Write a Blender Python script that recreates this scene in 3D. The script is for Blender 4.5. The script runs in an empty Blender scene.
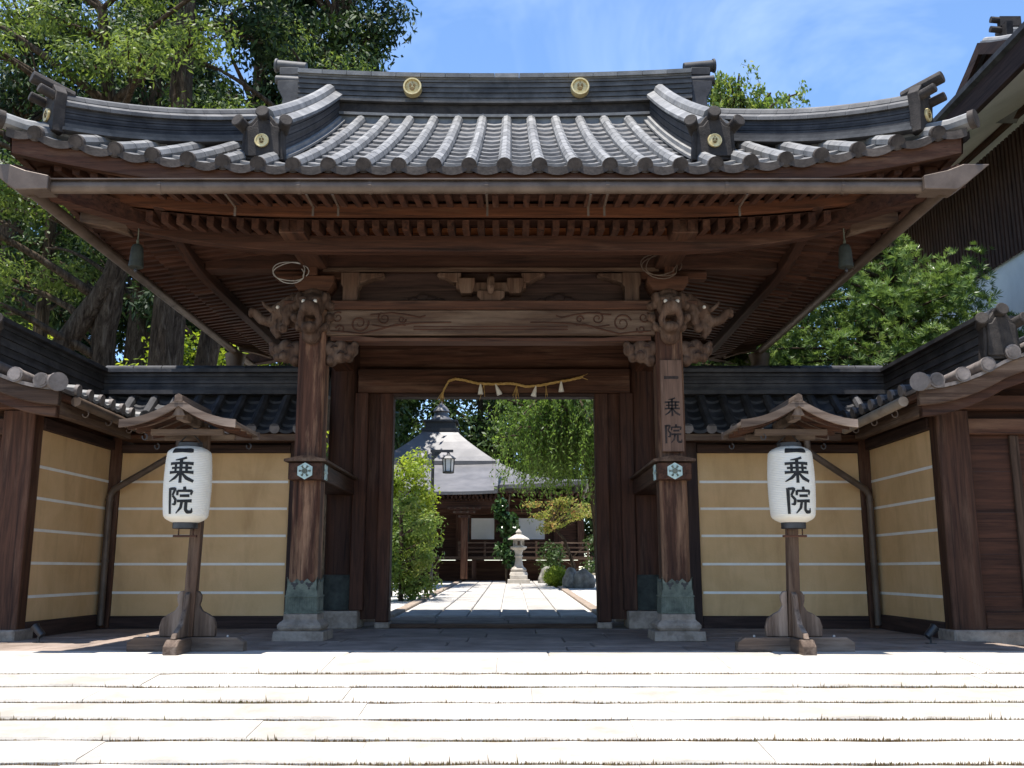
import bpy, bmesh, math, random
import numpy as np
from mathutils import Vector, Matrix

R = math.radians
scene = bpy.context.scene
COL = scene.collection

# ------------------------------------------------------------------ camera
cam_d = bpy.data.cameras.new("camera")
cam = bpy.data.objects.new("camera", cam_d)
COL.objects.link(cam)
cam.location = (0.215, -9.6, 0.66)
cam.rotation_euler = (R(90 + 10.9), 0, 0)
cam_d.sensor_width = 36.0
cam_d.lens = 965 / 1024 * 36.0
cam_d.clip_start = 0.05
cam_d.clip_end = 2000
scene.camera = cam

# ------------------------------------------------------------------ sky, sun, exposure
TO_SUN = Vector((-0.13, -0.13, 1.0)).normalized()
SUN_EL = math.asin(TO_SUN.z)
SUN_AZ = math.atan2(TO_SUN.x, TO_SUN.y)
world = bpy.data.worlds.new("World")
scene.world = world
world.use_nodes = True
wn, wl = world.node_tree.nodes, world.node_tree.links
bg = wn["Background"]
sky = wn.new("ShaderNodeTexSky")
sky.sky_type = 'NISHITA'
sky.sun_disc = False
sky.sun_elevation = SUN_EL
sky.sun_rotation = SUN_AZ
sky.altitude = 800
sky.air_density = 1.0
sky.dust_density = 0.3
sky.ozone_density = 3.5
# thin cirrus wisps mixed into the sky by direction
tc = wn.new("ShaderNodeTexCoord")
mp = wn.new("ShaderNodeMapping")
mp.inputs["Scale"].default_value = (1.4, 1.7, 2.6)
mp.inputs["Rotation"].default_value = (0.25, 0.35, 0.3)
nz = wn.new("ShaderNodeTexNoise")
nz.inputs["Scale"].default_value = 1.7
nz.inputs["Detail"].default_value = 6
nz.inputs["Roughness"].default_value = 0.62
nz.inputs["Distortion"].default_value = 0.5
rmp = wn.new("ShaderNodeValToRGB")
rmp.color_ramp.elements[0].position = 0.47
rmp.color_ramp.elements[0].color = (0, 0, 0, 1)
rmp.color_ramp.elements[1].position = 0.85
rmp.color_ramp.elements[1].color = (0.3, 0.3, 0.3, 1)
mixc = wn.new("ShaderNodeMixRGB")
mixc.inputs["Color2"].default_value = (6.5, 7.3, 8.3, 1)
wl.new(tc.outputs["Generated"], mp.inputs["Vector"])
wl.new(mp.outputs["Vector"], nz.inputs["Vector"])
wl.new(nz.outputs["Fac"], rmp.inputs["Fac"])
wl.new(rmp.outputs["Color"], mixc.inputs["Fac"])
hsv = wn.new("ShaderNodeHueSaturation")
hsv.inputs["Saturation"].default_value = 1.06
wl.new(sky.outputs["Color"], hsv.inputs["Color"])
wl.new(hsv.outputs["Color"], mixc.inputs["Color1"])
wl.new(mixc.outputs["Color"], bg.inputs["Color"])
bg.inputs["Strength"].default_value = 0.145

sun_d = bpy.data.lights.new("sun", 'SUN')
sun_d.energy = 5.0
sun_d.angle = R(0.5)
sun_d.color = (1.0, 0.95, 0.88)
sun = bpy.data.objects.new("sun", sun_d)
COL.objects.link(sun)
sun.rotation_euler = TO_SUN.to_track_quat('Z', 'Y').to_euler()
sun.location = (-6, -8, 40)

scene.view_settings.view_transform = 'Standard'
scene.view_settings.look = 'None'
scene.view_settings.gamma = 1.0
scene.view_settings.use_curve_mapping = False
scene.view_settings.exposure = 1.0
scene.render.engine = 'CYCLES'
scene.cycles.max_bounces = 7
scene.cycles.diffuse_bounces = 4
scene.cycles.glossy_bounces = 3
scene.cycles.transmission_bounces = 4
scene.cycles.transparent_max_bounces = 4
scene.cycles.caustics_reflective = False
scene.cycles.caustics_refractive = False

random.seed(7)
rng = np.random.default_rng(11)

# ------------------------------------------------------------------ materials
def new_mat(name):
    m = bpy.data.materials.new(name)
    m.use_nodes = True
    nt = m.node_tree
    return m, nt.nodes, nt.links, nt.nodes["Principled BSDF"]

def ramp(nodes, stops):
    r = nodes.new("ShaderNodeValToRGB")
    cr = r.color_ramp
    while len(cr.elements) < len(stops):
        cr.elements.new(0.5)
    for e, (p, c) in zip(cr.elements, stops):
        e.position = p
        e.color = (c[0], c[1], c[2], 1)
    return r

def noise(nodes, links, vec, scale, detail=4, rough=0.6, dist=0.0):
    n = nodes.new("ShaderNodeTexNoise")
    n.inputs["Scale"].default_value = scale
    n.inputs["Detail"].default_value = detail
    n.inputs["Roughness"].default_value = rough
    n.inputs["Distortion"].default_value = dist
    if vec is not None:
        links.new(vec, n.inputs["Vector"])
    return n

def add_bump(nodes, links, bsdf, height, strength, dist=0.01):
    b = nodes.new("ShaderNodeBump")
    b.inputs["Strength"].default_value = strength
    b.inputs["Distance"].default_value = dist
    links.new(height, b.inputs["Height"])
    links.new(b.outputs["Normal"], bsdf.inputs["Normal"])

def wood(name, lo, hi, pale, axis='X', rough=0.7, pale_at=0.75):
    """timber with grain along one axis, pale weathered streaks"""
    m, n, l, b = new_mat(name)
    t = n.new("ShaderNodeTexCoord")
    mpn = n.new("ShaderNodeMapping")
    s = {'X': (0.9, 14, 14), 'Y': (14, 0.9, 14), 'Z': (14, 14, 0.9)}[axis]
    mpn.inputs["Scale"].default_value = s
    l.new(t.outputs["Object"], mpn.inputs["Vector"])
    g = noise(n, l, mpn.outputs["Vector"], 1.6, 6, 0.65, 0.6)
    r = ramp(n, [(0.3, lo), (0.62, hi), (0.8, hi)])
    l.new(g.outputs["Fac"], r.inputs["Fac"])
    mp2 = n.new("ShaderNodeMapping")
    s2 = {'X': (0.5, 5, 5), 'Y': (5, 0.5, 5), 'Z': (5, 5, 0.5)}[axis]
    mp2.inputs["Scale"].default_value = s2
    l.new(t.outputs["Object"], mp2.inputs["Vector"])
    g2 = noise(n, l, mp2.outputs["Vector"], 1.3, 7, 0.7)
    r2 = ramp(n, [(pale_at - 0.2, (0, 0, 0)), (pale_at, (1, 1, 1))])
    l.new(g2.outputs["Fac"], r2.inputs["Fac"])
    mx = n.new("ShaderNodeMixRGB")
    l.new(r2.outputs["Color"], mx.inputs["Fac"])
    l.new(r.outputs["Color"], mx.inputs["Color1"])
    mx.inputs["Color2"].default_value = (*pale, 1)
    oi = n.new("ShaderNodeObjectInfo")
    mr = n.new("ShaderNodeMapRange")
    mr.inputs["To Min"].default_value = 0.72
    mr.inputs["To Max"].default_value = 1.22
    l.new(oi.outputs["Random"], mr.inputs["Value"])
    hs = n.new("ShaderNodeHueSaturation")
    l.new(mr.outputs["Result"], hs.inputs["Value"])
    l.new(mx.outputs["Color"], hs.inputs["Color"])
    # dark checks and scuffs along the grain
    mp3 = n.new("ShaderNodeMapping")
    s3 = {'X': (0.35, 26, 26), 'Y': (26, 0.35, 26), 'Z': (26, 26, 0.35)}[axis]
    mp3.inputs["Scale"].default_value = s3
    l.new(t.outputs["Object"], mp3.inputs["Vector"])
    g3 = noise(n, l, mp3.outputs["Vector"], 1.5, 3, 0.5, 0.3)
    r3 = ramp(n, [(0.30, (0.42, 0.40, 0.40)), (0.40, (1, 1, 1))])
    l.new(g3.outputs["Fac"], r3.inputs["Fac"])
    mu = n.new("ShaderNodeMixRGB")
    mu.blend_type = 'MULTIPLY'
    mu.inputs["Fac"].default_value = 1.0
    l.new(hs.outputs["Color"], mu.inputs["Color1"])
    l.new(r3.outputs["Color"], mu.inputs["Color2"])
    l.new(mu.outputs["Color"], b.inputs["Base Color"])
    b.inputs["Roughness"].default_value = rough
    b.inputs["Specular IOR Level"].default_value = 0.25
    add_bump(n, l, b, g.outputs["Fac"], 0.4, 0.006)
    return m

def blotchy(name, c1, c2, scale=3.0, rough=0.8, bump=0.3, bscale=40, spec=0.25, metal=0.0, island=0.0, bdist=0.01, lo=0.35, hi=0.68):
    """mottled surface between two colours; island adds piece to piece variation"""
    m, n, l, b = new_mat(name)
    t = n.new("ShaderNodeTexCoord")
    g = noise(n, l, t.outputs["Object"], scale, 7, 0.65, 0.3)
    r = ramp(n, [(lo, c1), (hi, c2)])
    l.new(g.outputs["Fac"], r.inputs["Fac"])
    out = r.outputs["Color"]
    if island:
        geo = n.new("ShaderNodeNewGeometry")
        hs = n.new("ShaderNodeHueSaturation")
        mr = n.new("ShaderNodeMapRange")
        mr.inputs["To Min"].default_value = 1 - island
        mr.inputs["To Max"].default_value = 1 + island
        l.new(geo.outputs["Random Per Island"], mr.inputs["Value"])
        l.new(mr.outputs["Result"], hs.inputs["Value"])
        l.new(out, hs.inputs["Color"])
        out = hs.outputs["Color"]
    l.new(out, b.inputs["Base Color"])
    b.inputs["Roughness"].default_value = rough
    b.inputs["Specular IOR Level"].default_value = spec
    b.inputs["Metallic"].default_value = metal
    if bump:
        g2 = noise(n, l, t.outputs["Object"], bscale, 5, 0.6)
        add_bump(n, l, b, g2.outputs["Fac"], bump, bdist)
    return m

def leaf_mat(name, c1, c2, c3, trans=0.35, rough=0.45, scale=0.8):
    m, n, l, b = new_mat(name)
    out = n["Material Output"]
    geo = n.new("ShaderNodeNewGeometry")
    r = ramp(n, [(0.0, c1), (0.55, c2), (1.0, c3)])
    t = n.new("ShaderNodeTexCoord")
    g = noise(n, l, t.outputs["Object"], scale, 3, 0.5)
    ad = n.new("ShaderNodeMath")
    ad.operation = 'MULTIPLY_ADD'
    ad.inputs[1].default_value = 0.55
    sb = n.new("ShaderNodeMath")
    sb.operation = 'MULTIPLY_ADD'
    sb.inputs[1].default_value = 1.5
    sb.inputs[2].default_value = -0.52
    l.new(g.outputs["Fac"], sb.inputs[0])
    l.new(geo.outputs["Random Per Island"], ad.inputs[0])
    l.new(sb.outputs[0], ad.inputs[2])
    l.new(ad.outputs[0], r.inputs["Fac"])
    l.new(r.outputs["Color"], b.inputs["Base Color"])
    b.inputs["Roughness"].default_value = rough
    b.inputs["Specular IOR Level"].default_value = 0.22
    tr = n.new("ShaderNodeBsdfTranslucent")
    hs = n.new("ShaderNodeHueSaturation")
    hs.inputs["Value"].default_value = 1.5
    hs.inputs["Hue"].default_value = 0.485
    hs.inputs["Saturation"].default_value = 1.1
    l.new(r.outputs["Color"], hs.inputs["Color"])
    l.new(hs.outputs["Color"], tr.inputs["Color"])
    ms = n.new("ShaderNodeMixShader")
    ms.inputs["Fac"].default_value = trans
    l.new(b.outputs["BSDF"], ms.inputs[1])
    l.new(tr.outputs["BSDF"], ms.inputs[2])
    l.new(ms.outputs["Shader"], out.inputs["Surface"])
    return m

WLO, WHI, WPA = (0.025, 0.0102, 0.006), (0.090, 0.038, 0.021), (0.145, 0.080, 0.050)
M = {}
for ax in 'XYZ':
    M['deep' + ax] = wood('deep_brown_timber_' + ax.lower(), (0.018, 0.0074, 0.0047), (0.068, 0.027, 0.015), (0.11, 0.057, 0.036), ax, 0.75, 0.76)  # darker timber copy: shade under eaves and inside is put into the colour
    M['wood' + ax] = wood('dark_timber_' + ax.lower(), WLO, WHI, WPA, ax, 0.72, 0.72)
    M['stand' + ax] = wood('silvered_timber_' + ax.lower(), (0.048, 0.031, 0.023), (0.13, 0.092, 0.068), (0.24, 0.185, 0.145), ax, 0.8, 0.66)
    M['grey' + ax] = wood('weathered_timber_' + ax.lower(), (0.038, 0.021, 0.0135), (0.102, 0.061, 0.040), (0.17, 0.118, 0.083), ax, 0.8, 0.68)
    M['black' + ax] = wood('black_brown_timber_' + ax.lower(), (0.018, 0.010, 0.009), (0.06, 0.034, 0.027), (0.09, 0.06, 0.05), ax, 0.75, 0.8)
    M['red' + ax] = wood('fresh_red_timber_' + ax.lower(), (0.040, 0.016, 0.009), (0.16, 0.058, 0.026), (0.20, 0.10, 0.05), ax, 0.7, 0.8)
M['carve'] = wood('carved_dark_timber', (0.038, 0.020, 0.0125), (0.098, 0.056, 0.037), (0.15, 0.10, 0.072), 'Z', 0.8, 0.68)
M['redboard'] = wood('orange_red_board', (0.20, 0.06, 0.022), (0.42, 0.15, 0.06), (0.45, 0.2, 0.1), 'X', 0.75, 0.8)
M['post'] = wood('worn_pillar_timber', (0.026, 0.0105, 0.0065), (0.094, 0.040, 0.023), (0.32, 0.18, 0.105), 'Z', 0.75, 0.68)
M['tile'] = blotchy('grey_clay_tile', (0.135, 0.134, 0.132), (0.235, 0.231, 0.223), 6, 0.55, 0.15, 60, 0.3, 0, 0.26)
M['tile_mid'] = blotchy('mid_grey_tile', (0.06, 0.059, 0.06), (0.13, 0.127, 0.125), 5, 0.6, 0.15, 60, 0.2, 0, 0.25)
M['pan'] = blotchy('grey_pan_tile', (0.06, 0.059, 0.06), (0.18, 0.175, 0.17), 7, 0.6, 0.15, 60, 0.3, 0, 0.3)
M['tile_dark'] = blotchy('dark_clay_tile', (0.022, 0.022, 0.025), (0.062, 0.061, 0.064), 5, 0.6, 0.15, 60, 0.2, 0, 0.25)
M['tile_end'] = blotchy('shade_toned_tile_end', (0.034, 0.028, 0.025), (0.085, 0.071, 0.062), 9, 0.8, 0.3, 50, 0.2, 0, 0.2)  # darker than the rolls: shade on the outward faces is in the colour
M['tile_warm'] = blotchy('warm_old_tile', (0.10, 0.085, 0.077), (0.22, 0.19, 0.175), 7, 0.65, 0.3, 50, 0.3, 0, 0.25)
M['oni'] = blotchy('ridge_end_tile', (0.022, 0.019, 0.018), (0.055, 0.047, 0.042), 8, 0.75, 0.4, 60, 0.2)
M['gold'] = blotchy('gilt_crest', (0.55, 0.40, 0.16), (0.78, 0.66, 0.36), 14, 0.45, 0.1, 60, 0.5, 0.25)
M['crest_dark'] = blotchy('crest_relief', (0.12, 0.075, 0.02), (0.22, 0.14, 0.05), 20, 0.6, 0)
M['gutter'] = blotchy('oxidised_copper_gutter', (0.080, 0.056, 0.041), (0.145, 0.107, 0.082), 4, 0.5, 0.1, 30, 0.4, 0.2)
M['copper'] = blotchy('verdigris_copper', (0.062, 0.076, 0.060), (0.19, 0.21, 0.165), 9, 0.65, 0.3, 50, 0.35, 0.15)
M['patina'] = blotchy('pale_verdigris', (0.33, 0.47, 0.45), (0.55, 0.66, 0.62), 30, 0.6, 0.2, 60, 0.4)
M['stone'] = blotchy('grey_granite', (0.19, 0.148, 0.115), (0.37, 0.30, 0.24), 10, 0.85, 0.35, 90, 0.2, 0, 0.06)
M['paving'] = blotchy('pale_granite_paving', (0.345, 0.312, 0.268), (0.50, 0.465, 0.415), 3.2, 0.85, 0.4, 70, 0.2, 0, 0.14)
M['floor'] = blotchy('shade_darkened_granite_floor', (0.155, 0.12, 0.096), (0.31, 0.245, 0.205), 2.5, 0.8, 0.4, 70, 0.2, 0, 0.12)  # same granite made darker, so the gate's shade is partly in the colour
M['path'] = blotchy('grey_path_stone', (0.30, 0.28, 0.26), (0.44, 0.42, 0.39), 2.5, 0.8, 0.4, 70, 0.2, 0, 0.10)
M['soil'] = blotchy('dark_joint_soil', (0.05, 0.036, 0.02), (0.15, 0.108, 0.06), 6, 0.95, 0.6, 40, 0.1)
M['gravel'] = blotchy('white_gravel', (0.38, 0.36, 0.33), (0.66, 0.64, 0.6), 30, 0.9, 0.8, 120, 0.1)
M['earth'] = blotchy('bare_earth', (0.12, 0.095, 0.06), (0.22, 0.18, 0.11), 1.2, 0.95, 0.5, 15, 0.1)
def plaster_mat():
    """ochre wall plaster with trowel mottling, rain streaks and hairline cracks"""
    m, n, l, b = new_mat('ochre_plaster')
    t = n.new("ShaderNodeTexCoord")
    g = noise(n, l, t.outputs["Object"], 1.7, 6, 0.62, 0.4)
    r = ramp(n, [(0.3, (0.61, 0.385, 0.18)), (0.7, (0.74, 0.485, 0.25))])
    l.new(g.outputs["Fac"], r.inputs["Fac"])
    mpn = n.new("ShaderNodeMapping")
    mpn.inputs["Scale"].default_value = (2.6, 2.6, 0.55)
    l.new(t.outputs["Object"], mpn.inputs["Vector"])
    g2 = noise(n, l, mpn.outputs["Vector"], 1.3, 7, 0.62, 0.5)
    r2 = ramp(n, [(0.30, (0.80, 0.77, 0.74)), (0.52, (1, 1, 1))])
    l.new(g2.outputs["Fac"], r2.inputs["Fac"])
    mu = n.new("ShaderNodeMixRGB")
    mu.blend_type = 'MULTIPLY'
    mu.inputs["Fac"].default_value = 0.85
    l.new(r.outputs["Color"], mu.inputs["Color1"])
    l.new(r2.outputs["Color"], mu.inputs["Color2"])
    l.new(mu.outputs["Color"], b.inputs["Base Color"])
    b.inputs["Roughness"].default_value = 0.88
    b.inputs["Specular IOR Level"].default_value = 0.12
    g4 = noise(n, l, t.outputs["Object"], 60, 5, 0.6)
    add_bump(n, l, b, g4.outputs["Fac"], 0.2, 0.01)
    return m
M['plaster'] = plaster_mat()
M['line'] = blotchy('white_plaster_line', (0.82, 0.76, 0.66), (0.90, 0.86, 0.78), 8, 0.8, 0.1, 40)
M['white'] = blotchy('white_plaster', (0.68, 0.68, 0.66), (0.80, 0.80, 0.78), 1.5, 0.85, 0.1, 60)
M['soffit'] = blotchy('cream_soffit_plaster', (0.60, 0.57, 0.48), (0.74, 0.71, 0.62), 1.2, 0.85, 0.1, 60)
M['roofmetal'] = blotchy('grey_copper_roof', (0.095, 0.093, 0.096), (0.16, 0.155, 0.157), 1.5, 0.5, 0.1, 30, 0.4, 0.1)
M['ink'] = blotchy('black_ink', (0.008, 0.008, 0.008), (0.025, 0.025, 0.025), 25, 0.6, 0.0)
M['inkfaded'] = blotchy('worn_black_ink', (0.015, 0.011, 0.010), (0.05, 0.034, 0.028), 25, 0.7, 0.0)
M['blackmetal'] = blotchy('black_painted_metal', (0.012, 0.012, 0.013), (0.035, 0.035, 0.038), 10, 0.45, 0.0, spec=0.5)
M['silver'] = blotchy('dull_silver_metal', (0.35, 0.35, 0.36), (0.5, 0.5, 0.5), 10, 0.4, 0.0, spec=0.5, metal=0.6)
M['straw'] = blotchy('rice_straw', (0.42, 0.26, 0.08), (0.62, 0.42, 0.16), 20, 0.85, 0.4, 90)
M['ply'] = wood('sign_board_timber', (0.075, 0.042, 0.028), (0.145, 0.085, 0.058), (0.21, 0.135, 0.097), 'Z', 0.7, 0.75)
def bark_mat():
    """furrowed bark: plates drawn out along the stem with pale lichen flecks"""
    m, n, l, b = new_mat('furrowed_bark')
    t = n.new("ShaderNodeTexCoord")
    mpn = n.new("ShaderNodeMapping")
    mpn.inputs["Scale"].default_value = (11, 11, 2.2)
    l.new(t.outputs["Object"], mpn.inputs["Vector"])
    g = noise(n, l, mpn.outputs["Vector"], 1.5, 8, 0.7, 0.8)
    r = ramp(n, [(0.36, (0.022, 0.015, 0.010)), (0.55, (0.085, 0.062, 0.042)), (0.74, (0.17, 0.14, 0.105))])
    l.new(g.outputs["Fac"], r.inputs["Fac"])
    l.new(r.outputs["Color"], b.inputs["Base Color"])
    b.inputs["Roughness"].default_value = 0.95
    b.inputs["Specular IOR Level"].default_value = 0.1
    add_bump(n, l, b, g.outputs["Fac"], 1.0, 0.05)
    return m
M['bark'] = bark_mat()
M['rock'] = blotchy('garden_rock', (0.12, 0.115, 0.105), (0.36, 0.34, 0.30), 4, 0.9, 0.7, 14, 0.15, bdist=0.03)
M['wire'] = blotchy('grey_cable', (0.25, 0.24, 0.23), (0.36, 0.35, 0.33), 10, 0.5, 0.0)
M['cream_eye'] = blotchy('carved_eye_paint', (0.6, 0.55, 0.48), (0.75, 0.7, 0.62), 30, 0.5, 0.0)

def paper_mat():
    m, n, l, b = new_mat('lantern_paper')
    out = n["Material Output"]
    t = n.new("ShaderNodeTexCoord")
    g = noise(n, l, t.outputs["Object"], 6, 4)
    r = ramp(n, [(0.3, (0.78, 0.74, 0.65)), (0.7, (0.86, 0.835, 0.76))])
    l.new(g.outputs["Fac"], r.inputs["Fac"])
    l.new(r.outputs["Color"], b.inputs["Base Color"])
    b.inputs["Roughness"].default_value = 0.55
    tr = n.new("ShaderNodeBsdfTranslucent")
    tr.inputs["Color"].default_value = (0.8, 0.77, 0.68, 1)
    ms = n.new("ShaderNodeMixShader")
    ms.inputs["Fac"].default_value = 0.25
    l.new(b.outputs["BSDF"], ms.inputs[1])
    l.new(tr.outputs["BSDF"], ms.inputs[2])
    l.new(ms.outputs["Shader"], out.inputs["Surface"])
    return m
M['paper'] = paper_mat()

# ------------------------------------------------------------------ mesh helpers
class MB:
    def __init__(s):
        s.v, s.f, s.mi, s.mats = [], [], [], []
        s.cur = 0
    def use(s, m):
        if m not in s.mats:
            s.mats.append(m)
        s.cur = s.mats.index(m)
        return s
    def add(s, vs, fs):
        o = len(s.v)
        s.v += [tuple(p) for p in vs]
        for f in fs:
            s.f.append(tuple(i + o for i in f))
            s.mi.append(s.cur)
    def hexa(s, p):
        s.add(p, [(0, 3, 2, 1), (4, 5, 6, 7), (0, 1, 5, 4), (1, 2, 6, 5), (2, 3, 7, 6), (3, 0, 4, 7)])
    def box(s, x0, x1, y0, y1, z0, z1, mtx=None):
        p = [Vector(q) for q in ((x0, y0, z0), (x1, y0, z0), (x1, y1, z0), (x0, y1, z0), (x0, y0, z1), (x1, y0, z1), (x1, y1, z1), (x0, y1, z1))]
        if mtx is not None:
            p = [mtx @ q for q in p]
        s.hexa(p)
    def tube(s, path, rad, n=8, cap=True, flat=1.0, up=None):
        path = [Vector(p) for p in path]
        k = len(path)
        if not isinstance(rad, (list, tuple)):
            rad = [rad] * k
        o = len(s.v)
        ref = Vector(up) if up else None
        for i, p in enumerate(path):
            d = (path[min(i + 1, k - 1)] - path[max(i - 1, 0)]).normalized()
            if ref is None:
                ref = Vector((0, 0, 1)) if abs(d.z) < 0.9 else Vector((0, 1, 0))
            a = d.cross(ref).normalized()
            b = a.cross(d).normalized()
            if up is None:
                ref = b
            for j in range(n):
                t = 2 * math.pi * j / n
                s.v.append(tuple(p + a * (rad[i] * math.cos(t)) + b * (rad[i] * flat * math.sin(t))))
        for i in range(k - 1):
            for j in range(n):
                j2 = (j + 1) % n
                s.f.append((o + i * n + j, o + i * n + j2, o + (i + 1) * n + j2, o + (i + 1) * n + j))
                s.mi.append(s.cur)
        if cap:
            s.f.append(tuple(o + j for j in reversed(range(n))))
            s.mi.append(s.cur)
            s.f.append(tuple(o + (k - 1) * n + j for j in range(n)))
            s.mi.append(s.cur)
    def lathe(s, prof, cx, cy, n=24, z0=0.0):
        o = len(s.v)
        for (r, z) in prof:
            for j in range(n):
                t = 2 * math.pi * j / n
                s.v.append((cx + r * math.cos(t), cy + r * math.sin(t), z0 + z))
        for i in range(len(prof) - 1):
            for j in range(n):
                j2 = (j + 1) % n
                s.f.append((o + i * n + j, o + i * n + j2, o + (i + 1) * n + j2, o + (i + 1) * n + j))
                s.mi.append(s.cur)
        s.f.append(tuple(o + j for j in reversed(range(n))))
        s.mi.append(s.cur)
        s.f.append(tuple(o + (len(prof) - 1) * n + j for j in range(n)))
        s.mi.append(s.cur)
    def prism(s, poly, a0, a1, plane='XZ', mtx=None):
        """polygon in a plane, extruded along the third axis from a0 to a1"""
        def P(u, v, a):
            q = {'XZ': (u, a, v), 'YZ': (a, u, v), 'XY': (u, v, a)}[plane]
            q = Vector(q)
            return mtx @ q if mtx is not None else q
        n = len(poly)
        vs = [P(u, v, a0) for u, v in poly] + [P(u, v, a1) for u, v in poly]
        fs = [tuple(range(n)), tuple(range(2 * n - 1, n - 1, -1))]
        for i in range(n):
            j = (i + 1) % n
            fs.append((i, n + i, n + j, j))
        s.add(vs, fs)
    def ball(s, c, r, nu=12, nv=8):
        c = Vector(c)
        r = (r, r, r) if not isinstance(r, (tuple, list)) else r
        vs, fs = [], []
        for i in range(nv + 1):
            ph = math.pi * i / nv
            for j in range(nu):
                th = 2 * math.pi * j / nu
                vs.append((c.x + r[0] * math.sin(ph) * math.cos(th), c.y + r[1] * math.sin(ph) * math.sin(th), c.z + r[2] * math.cos(ph)))
        for i in range(nv):
            for j in range(nu):
                j2 = (j + 1) % nu
                fs.append((i * nu + j, i * nu + j2, (i + 1) * nu + j2, (i + 1) * nu + j))
        s.add(vs, fs)
    def sweep(s, path, prof, updir=(0, 0, 1), cap=True, side=None):
        """cross-section prof [(a,b)] (a sideways, b up) carried along path"""
        path = [Vector(p) for p in path]
        k, n = len(path), len(prof)
        o = len(s.v)
        U = Vector(updir)
        for i, p in enumerate(path):
            d = (path[min(i + 1, k - 1)] - path[max(i - 1, 0)]).normalized()
            a = Vector(side) if side else d.cross(U).normalized()
            for (q, w) in prof:
                s.v.append(tuple(p + a * q + U * w))
        for i in range(k - 1):
            for j in range(n):
                j2 = (j + 1) % n
                s.f.append((o + i * n + j, o + i * n + j2, o + (i + 1) * n + j2, o + (i + 1) * n + j))
                s.mi.append(s.cur)
        if cap:
            s.f.append(tuple(o + j for j in reversed(range(n))))
            s.mi.append(s.cur)
            s.f.append(tuple(o + (k - 1) * n + j for j in range(n)))
            s.mi.append(s.cur)
    def build(s, name, mat=None, parent=None, smooth=False, bevel=0.0, fix=True, angle=40):
        me = bpy.data.meshes.new(name)
        me.from_pydata(s.v, [], s.f)
        mats = s.mats if s.mats else [mat]
        for m in mats:
            me.materials.append(M[m] if isinstance(m, str) else m)
        if len(mats) > 1:
            me.polygons.foreach_set("material_index", s.mi)
        if fix:
            bm = bmesh.new()
            bm.from_mesh(me)
            bmesh.ops.recalc_face_normals(bm, faces=bm.faces)
            bm.to_mesh(me)
            bm.free()
        if smooth:
            me.polygons.foreach_set("use_smooth", [True] * len(me.polygons))
            try:
                me.set_sharp_from_angle(angle=R(angle))
            except Exception:
                pass
        me.update()
        o = bpy.data.objects.new(name, me)
        COL.objects.link(o)
        if parent is not None:
            o.parent = parent
            o.matrix_parent_inverse = Matrix.Translation(-base_of(parent))
        if bevel:
            b = o.modifiers.new("bevel", 'BEVEL')
            b.width = bevel
            b.segments = 1
            b.limit_method = 'ANGLE'
            b.angle_limit = R(40)
        return o

def base_of(o):
    return Vector(o.location)

def tag(o, label=None, cat=None, group=None, kind=None):
    if label: o["label"] = label
    if cat: o["category"] = cat
    if group: o["group"] = group
    if kind: o["kind"] = kind
    return o

def thing(name, label, cat, loc=(0, 0, 0), group=None):
    o = bpy.data.objects.new(name, None)
    o.empty_display_size = 0.2
    COL.objects.link(o)
    o.location = loc
    return tag(o, label, cat, group)

def clone_tree(o, parent=None):
    c = o.copy()
    COL.objects.link(c)
    if parent is not None:
        c.parent = parent
        c.matrix_parent_inverse = o.matrix_parent_inverse.copy()
    for ch in list(o.children):
        clone_tree(ch, c)
    return c

def np_mesh(name, verts, nper, mat, parent=None):
    """faces with nper consecutive vertices each (leaves, blades)"""
    nv = len(verts)
    nf = nv // nper
    me = bpy.data.meshes.new(name)
    me.vertices.add(nv)
    me.vertices.foreach_set("co", np.asarray(verts, dtype=np.float32).ravel())
    me.loops.add(nv)
    me.loops.foreach_set("vertex_index", np.arange(nv, dtype=np.int32))
    me.polygons.add(nf)
    me.polygons.foreach_set("loop_start", np.arange(0, nv, nper, dtype=np.int32))
    me.materials.append(M[mat])
    me.update(calc_edges=True)
    o = bpy.data.objects.new(name, me)
    COL.objects.link(o)
    if parent is not None:
        o.parent = parent
        o.matrix_parent_inverse = Matrix.Translation(-base_of(parent))
    return o

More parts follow.
